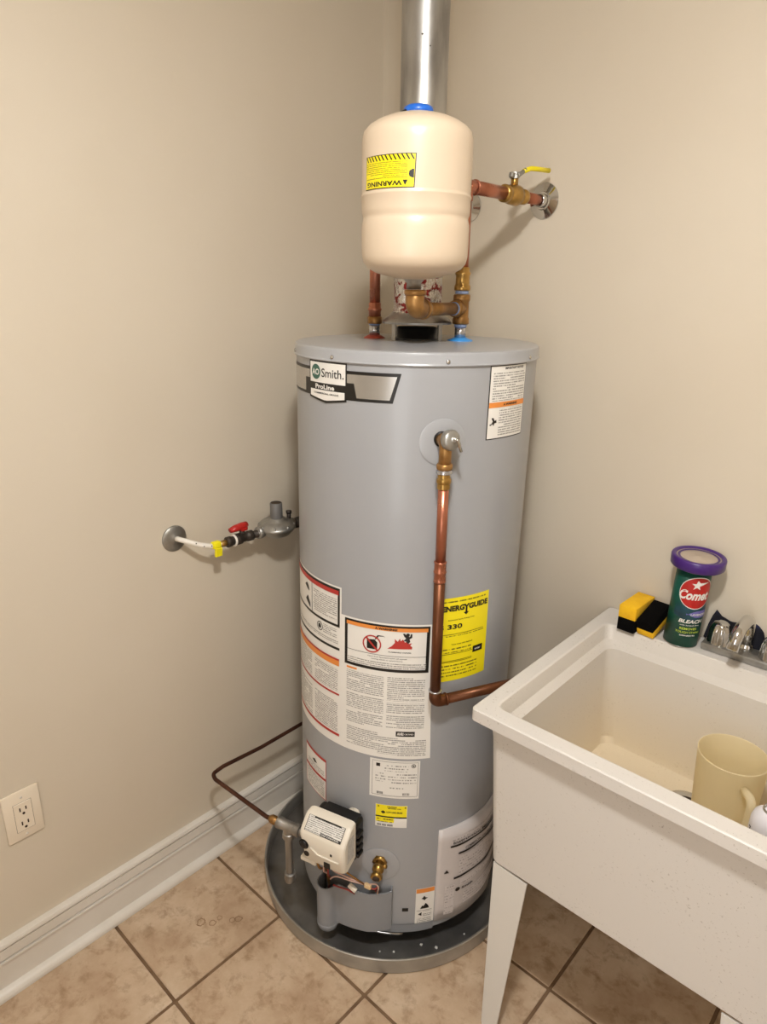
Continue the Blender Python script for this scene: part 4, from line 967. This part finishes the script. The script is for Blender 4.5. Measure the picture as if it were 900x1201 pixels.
# ================================================================== POWER OUTLET
po = thing('power_outlet', 'ivory wall outlet with two sockets low on the left wall', 'outlet', (0, -1.237, .405))
bm = BM(); box(bm, (.0032, -1.2365, .4735), (.0064, .083, .134), None, .0028, 2); obj('cover_plate', bm, 'plate', po)
bm = BM(); box(bm, (.0066, -1.2355, .4695), (.0026, .040, .078), None, .001, 1); dev = obj('receptacle', bm, 'plate', po)
bm = BM(); box(bm, (.0060, -1.2355, .4695), (.0012, .0412, .0792)); obj('gap_line', bm, 'slot', po)
for zc in (.487, .448):
    bm = BM(); box(bm, (.0082, -1.2425, zc+.004), (.0010, .003, .010)); box(bm, (.0082, -1.2290, zc+.004), (.0010, .003, .009)); cyl(bm, (.0078, -1.2355, zc-.0085), (.0087, -1.2355, zc-.0085), .0032, 10); obj('socket_slots', bm, 'slot', dev)
for zc in (.5225, .4175):
    bm = BM(); lathe(bm, [(.0030, 0), (.0028, .0010), (0, .0012)], (.0062, -1.2355, zc), (1, 0, 0), 12); obj('screw', bm, 'trim', po)

# ================================================================== UTILITY SINK
SX0, SX1, SY0, SY1, SZ = .852, 1.522, -.640, -.004, .875
us = thing('utility_sink', 'off-white speckled plastic laundry sink on four legs at the right wall', 'sink', (1.187, -.32, 0))
def rr_loop(x0, x1, y0, y1, r, z, n=6):
    out = []
    for cx, cy, a in ((x1-r, y1-r, 0), (x0+r, y1-r, 90), (x0+r, y0+r, 180), (x1-r, y0+r, 270)):
        for i in range(n+1):
            q = rad(a+90*i/n); out.append((cx+r*cos(q), cy+r*sin(q), z))
    return out
L_ = [  # x0,x1,y0,y1,r,z,inside
 (.905, 1.469, -.598, -.030, .020, .492, 0), (.9, 1.474, -.603, -.028, .022, .498, 0), (.880, 1.494, -.612, -.020, .028, .800, 0), (.874, 1.500, -.616, -.016, .028, .842, 0),
 (.862, 1.512, -.628, -.010, .014, .847, 0), (.852, 1.522, -.640, -.004, .011, .848, 0), (.852, 1.522, -.640, -.004, .011, .8725, 0), (.8545, 1.5195, -.6375, -.0065, .009, .875, 0),
 (.884, 1.490, -.604, -.0945, .022, .875, 0), (.888, 1.486, -.600, -.0975, .020, .873, 1), (.890, 1.484, -.598, -.100, .020, .868, 1), (.897, 1.477, -.590, -.112, .022, .842, 1),
 (.914, 1.460, -.573, -.129, .026, .829, 1), (.936, 1.438, -.545, -.146, .030, .595, 1), (.942, 1.432, -.539, -.152, .034, .580, 1), (.955, 1.420, -.526, -.165, .036, .573, 1), (1.13, 1.235, -.29, -.18, .03, .569, 1)]
bm = BM(); lay = bm.verts.layers.float.new('inside'); rings = []
for x0, x1, y0, y1, r, z, ins in L_:
    ring = []
    for p in rr_loop(x0, x1, y0, y1, r, z):
        v = bm.verts.new(p); v[lay] = ins; ring.append(v)
    rings.append(ring)
for A, B in zip(rings, rings[1:]):
    k = len(A)
    for i in range(k): bm.faces.new((A[i], A[(i+1) % k], B[(i+1) % k], B[i]))
bm.faces.new(rings[0][::-1]); bm.faces.new(rings[-1]); bmesh.ops.recalc_face_normals(bm, faces=bm.faces)
tub = obj('tub', bm, 'sink', us, smooth=20)
bm = BM(); dc = V((1.180, -.232, .5700)); lathe(bm, [(.046, 0), (.046, .002), (.040, .003), (.034, .0015), (.030, .0012), (0, .0012)], dc, seg=36); obj('drain_rim', bm, 'steel', us)
bm = BM(); lathe(bm, [(.028, .0015), (.028, .0020), (0, .0020)], dc, seg=30); obj('drain_hole', bm, 'slot', us)
for sx_, sy_ in ((0, 0), (1, 0), (0, 1), (1, 1)):
    xa, dx = (.910, 1) if not sx_ else (1.464, -1); ya, dy = (-.601, 1) if not sy_ else (-.027, -1)
    bm = BM(); t = .004
    # two tapering plates forming an angle
    for ax_ in (0, 1):
        pz = [(0, .492), (.083, .488), (.041, .0), (.004, .0)] if ax_ == 0 else [(0, .492), (.070, .490), (.038, .0), (.004, .0)]
        def fn(u, v, h, ax_=ax_):
            return V((xa+dx*u, ya+dy*h, v)) if ax_ == 0 else V((xa+dx*h, ya+dy*u, v))
        prism(bm, pz, fn, 0, t)
    obj('leg', bm, 'leg', us)

# ================================================================== FAUCET
fa = thing('faucet', 'chrome two-handle faucet on the back ledge of the sink', 'faucet', (1.192, -.034, .875))
FX = 1.192
bm = BM(); box(bm, (FX, -.043, .8845), (.172, .054, .018), None, .003, 2); obj('base_plate', bm, 'zinc', fa)
for x in (FX-.056, FX+.056):
    bm = BM(); n = 48; rg = []
    kz = [(.890, .0), (.8935, 1), (.902, 1), (.925, .93), (.936, .80), (.942, .62), (.9455, .38), (.9465, .0)]
    for z, k in kz[1:]:
        fl_ = .12 if .9 < z < .94 else 0
        rg.append([bm.verts.new((x+.0262*k*(1-fl_*(.5+.5*cos(8*2*pi*i/n)))*cos(2*pi*i/n), -.040+.0262*k*(1-fl_*(.5+.5*cos(8*2*pi*i/n)))*sin(2*pi*i/n), z)) if k else None for i in range(n)])
    rg = [r_ for r_ in rg if r_[0] is not None]
    for A, B in zip(rg, rg[1:]):
        for i in range(n): bm.faces.new((A[i], A[(i+1) % n], B[(i+1) % n], B[i]))
    bm.faces.new(rg[0][::-1]); bm.faces.new(rg[-1]); bmesh.ops.recalc_face_normals(bm, faces=bm.faces)
    obj('knob', bm, 'steel', fa)
bm = BM(); lathe(bm, [(.016, 0), (.0165, .003), (.0155, .014), (.013, .018), (.012, .022)], (FX, -.035, .892), seg=28)
sp = fillet([(FX, -.035, .905), (FX, -.037, .977), (FX-.001, -.118, .974), (FX-.002, -.147, .935)], .034, 8)
tube(bm, sp, [.0135]*2+[.0135]*(len(sp)-4)+[.0130, .0125], 18); obj('spout', bm, 'steel', fa)

# ================================================================== SPONGES
def sponge(name, label, c, dims, Rm, top, grp):
    t = thing(name, label, 'sponge', c, grp); w_, l_, h1, h2 = dims; c = V(c)
    bm = BM(); box(bm, c+Rm @ V((0, 0, h1/2)), (w_, l_, h1), Rm, .0018, 2); obj('scrub_layer' if top == 'sponge' else 'foam_layer', bm, 'scour' if top == 'sponge' else 'sponge', t)
    bm = BM(); box(bm, c+Rm @ V((0, 0, h1+h2/2)), (w_, l_, h2), Rm, .0018, 2); obj('foam_layer' if top == 'sponge' else 'scrub_layer', bm, top, t)
sponge('sponge', 'sponge with yellow foam on top of its black scrub side, left on the ledge', (.9425, -.060, .8752), (.044, .105, .034, .033), Matrix.Rotation(rad(-2), 3, 'Z'), 'sponge', None)
sponge('sponge', 'sponge lying black scrub side up, beside the green can', (.9905, -.060, .8895), (.042, .088, .018, .026), Matrix.Rotation(rad(-5), 3, 'Z') @ Matrix.Rotation(rad(19), 3, 'X'), 'scour', None)

# ================================================================== CLEANSER CAN
CC = (1.057, -.063); CR = .0385; LEAN = .035; LD = V((LEAN, 0, 1))
cc_ = thing('cleanser_can', 'green cleanser can with a wide purple lid on the sink ledge', 'can', (CC[0], CC[1], .875))
CB = (CC[0], CC[1], .875)
bm = BM(); lathe(bm, [(CR-.002, .0003), (CR, .002), (CR, .0035)], CB, LD, seg=48); lathe(bm, [(CR-.0015, .191), (CR+.0006, .192), (CR+.0006, .200), (CR-.002, .201)], CB, LD, seg=48); obj('can_rims', bm, 'zinc', cc_)
bm = BM(); lathe(bm, [(CR-.0004, .0035), (CR-.0004, .192)], CB, LD, seg=64); body = obj('can_body', bm, 'green', cc_)
K = Cyl((CC[0]-LEAN*.875, CC[1]), CR, (LEAN, 0))
M_['bluegreen'] = mat('can_navy_swirl', '#16333f', .4, c2='#1b4a58', cscale=30)
bm = BM()
pts = [(t, .972+.030*((t+115)/130.)) for t in range(-115, 20, 5)]
for (a, z1_), (b, z2_) in zip(pts, pts[1:]): quad(bm, [K(a, .955+.006*sin(a*.03), .0003), K(b, .955+.006*sin(b*.03), .0003), K(b, z2_+.02, .0003), K(a, z1_-.006, .0003)])
obj('label_swirl', bm, 'bluegreen', body)
def stdisc(bm, t, z, rx, rz, e, r0=None, n=36):
    k = math.degrees(1/K.R); a = [bm.verts.new(K(t+rx*cos(2*pi*i/n)*k, z+rz*sin(2*pi*i/n), e)) for i in range(n)]
    # strips so the big disc follows the can
    for i in range(n//2-1+0):
        j = n-1-i; 
        if i+1 <= n//2: 
            A_, B_, C_, D_ = a[i], a[i+1], a[(n-i-1) % n], a[(n-i) % n]
            f_ = [A_, B_, C_, D_] if i else [a[0], a[1], a[n-1]]
            try: bm.faces.new(f_)
            except ValueError: pass
    try: bm.faces.new([a[n//2-1], a[n//2], a[n//2+1]])
    except ValueError: pass
TC_ = -50
bm = BM(); stdisc(bm, TC_, 1.0185, .0400, .0405, .0006); obj('logo_ring', bm, 'white', body)
bm = BM(); stdisc(bm, TC_, 1.0185, .0385, .0385, .0009); obj('logo_disc', bm, 'redpl', body)
def kt(bm, s, t0, t1, z0, z1, rise=0, **k): text(bm, s, lambda u, v: K(t0+(t1-t0)*u, z0+(z1-z0)*v+rise*u, .0014), 0, **k)
bm = BM(); kt(bm, 'Comet', -107, -7, 1.0010, 1.0250, 0, bold=.035, shear=.25)
star = []
for i in range(10):
    rr_ = .0125 if i % 2 == 0 else .0050; an = rad(90+36*i); star.append((rr_*cos(an), rr_*sin(an)))
star[8] = (.027, .0085)   # comet tail
star[9] = (.0055, .0068)
kk = math.degrees(1/K.R)
poly(bm, K, [(-56+x*kk, 1.0385+z) for x, z in star], .0014, step=6)
kt(bm, 'BLEACH', -92, -10, .9415, .9510, 0, bold=.03, shear=.2); kt(bm, 'with Scratch Free', -86, -20, .9345, .9378, 0, bold=.01)
kt(bm, 'DISINFECTS', -80, -30, .9075, .9110, 0, bold=.02)
obj('white_lettering', bm, 'white', body)
bm = BM(); kt(bm, 'REMOVES', -84, -28, .9240, .9300, 0, bold=.02); kt(bm, 'TOUGH STAINS', -96, -14, .9150, .9205, 0, bold=.01); obj('pale_green_lettering', bm, 'palegreen', body)
bm = BM(); n = 12
for i in range(n):
    a, b = -72+84*i/n, -72+84*(i+1)/n; q = lambda t: .9735-.008*max(0, -(t+30)/60.)**2*3
    quad(bm, [K(a, .956+.010*max(0, (-40-a)/32), .0006), K(b, .956+.010*max(0, (-40-b)/32), .0006), K(b, q(b), .0006), K(a, q(a), .0006)])
obj('lavender_banner', bm, 'lav', body)
bm = BM(); kt(bm, 'LAVENDER', -58, 0, .9615, .9668, 0, bold=.02); obj('banner_lettering', bm, 'white', body)
# oversized lid: purple ring, frosted disc
lc = V((CC[0]+.0105, CC[1]-.0005, 1.0765)); ld_ = V((.03, -.02, 1)).normalized()
bm = BM(); lathe(bm, [(.040, -.002), (.0560, -.002), (.0588, .001), (.0595, .020), (.0580, .0235), (.0550, .0245), (.0500, .0235), (.0485, .020), (.040, .020)], lc, ld_, 56, cap=False)
bm.verts.ensure_lookup_table(); lid = obj('lid', bm, 'purple', cc_, 'purple plastic lid wider than the can')
bm = BM(); lathe(bm, [(.0485, -.001), (.0485, .0205), (.036, .0185), (.034, .0190), (.008, .0190), (.006, .0205), (0, .0205)], lc, ld_, 48); obj('lid_window', bm, 'frost', cc_, 'cloudy clear disc inside the purple lid')

# ================================================================== CLOTH behind the faucet
bm = BM(); nx, nz = 22, 14; gr = []
def ctop(u):   # top outline over x, from the photograph
    P_ = [(0, .004), (.06, .052), (.13, .080), (.22, .066), (.38, .060), (.55, .066), (.68, .074), (.80, .070), (.92, .055), (1.0, .020)]
    for (a, p), (b, q) in zip(P_, P_[1:]):
        if a <= u <= b: return p+(q-p)*(u-a)/(b-a)
for i in range(nx+1):
    u = i/nx; x = 1.098+.128*u; col_ = []
    for j in range(nz+1):
        v = j/nz; z = .8758+(ctop(u)+.001)*v; y = -.0095-.0035*sin(u*11+v*2)*(.4+.6*v)
        col_.append((x+.004*sin(v*5+u*3)*(v), y, z))
    gr.append(col_)
fr = [[bm.verts.new(p) for p in c] for c in gr]; bk = [[bm.verts.new((p[0], p[1]+.0035, p[2])) for p in c] for c in gr]
for i in range(nx):
    for j in range(nz):
        bm.faces.new((fr[i][j], fr[i+1][j], fr[i+1][j+1], fr[i][j+1])); bm.faces.new((bk[i][j], bk[i][j+1], bk[i+1][j+1], bk[i+1][j]))
    bm.faces.new((fr[i][0], bk[i][0], bk[i+1][0], fr[i+1][0])); bm.faces.new((fr[i][nz], fr[i+1][nz], bk[i+1][nz], bk[i][nz]))
for j in range(nz):
    bm.faces.new((fr[0][j], fr[0][j+1], bk[0][j+1], bk[0][j])); bm.faces.new((fr[nx][j], bk[nx][j], bk[nx][j+1], fr[nx][j+1]))
bmesh.ops.recalc_face_normals(bm, faces=bm.faces)
tag(obj('cloth', bm, 'navy', smooth=60), 'crumpled dark navy cloth standing between the faucet and the wall', 'cloth')

# ================================================================== PITCHER in the tub
PX, PY, PZ = 1.260, -.285, .5735
pt = thing('pitcher', 'translucent amber plastic pitcher with handle standing in the sink', 'pitcher', (PX, PY, PZ))
bm = BM(); lathe(bm, [(0, .0), (.052, .0), (.056, .003), (.0595, .06), (.0640, .150), (.0668, .2035), (.0674, .2075), (.0658, .2085), (.0642, .206), (.0614, .150), (.057, .06), (.053, .006), (0, .006)], (PX, PY, PZ), seg=64)
bmesh.ops.recalc_face_normals(bm, faces=bm.faces); obj('vessel', bm, 'pitcher', pt)
hd = V((.62, -.78, 0)).normalized(); c = V((PX, PY, PZ))
bm = BM(); hpts = fillet([c+hd*.062+V((0, 0, .172)), c+hd*.100+V((0, 0, .176)), c+hd*.094+V((0, 0, .060)), c+hd*.057+V((0, 0, .045))], .024, 6)
tube(bm, hpts, .0085, 12); obj('handle', bm, 'pitcher', pt)

# ================================================================== SPRAY CAN
sc_ = thing('spray_can', 'white aerosol can with metal ring top at the right edge of the sink', 'can', (1.3640, -.415, .5735))
bm = BM(); Q = (1.3640, -.415, .5735); lathe(bm, [(0, 0), (.031, 0), (.033, .003), (.033, .180), (.0325, .190), (.029, .202), (.020, .211), (.0165, .213), (0, .213)], Q, seg=48); cb = obj('can_body', bm, 'canwhite', sc_)
bm = BM(); lathe(bm, [(.0165, .212), (.0172, .215), (.0160, .218), (.0140, .217), (.0130, .213), (0, .212)], Q, seg=32); obj('metal_ring', bm, 'steel', sc_)
bm = BM(); lathe(bm, [(.004, .212), (.004, .224), (0, .2245)], Q, seg=12); obj('valve_stem', bm, 'brassd', sc_)
Kc = Cyl((Q[0], Q[1]), .033)
bm = BM(); ctext(bm, 'Z', Kc, -150, -138, .738, .752, .0008, bold=.03); obj('lettering', bm, 'ink', cb)
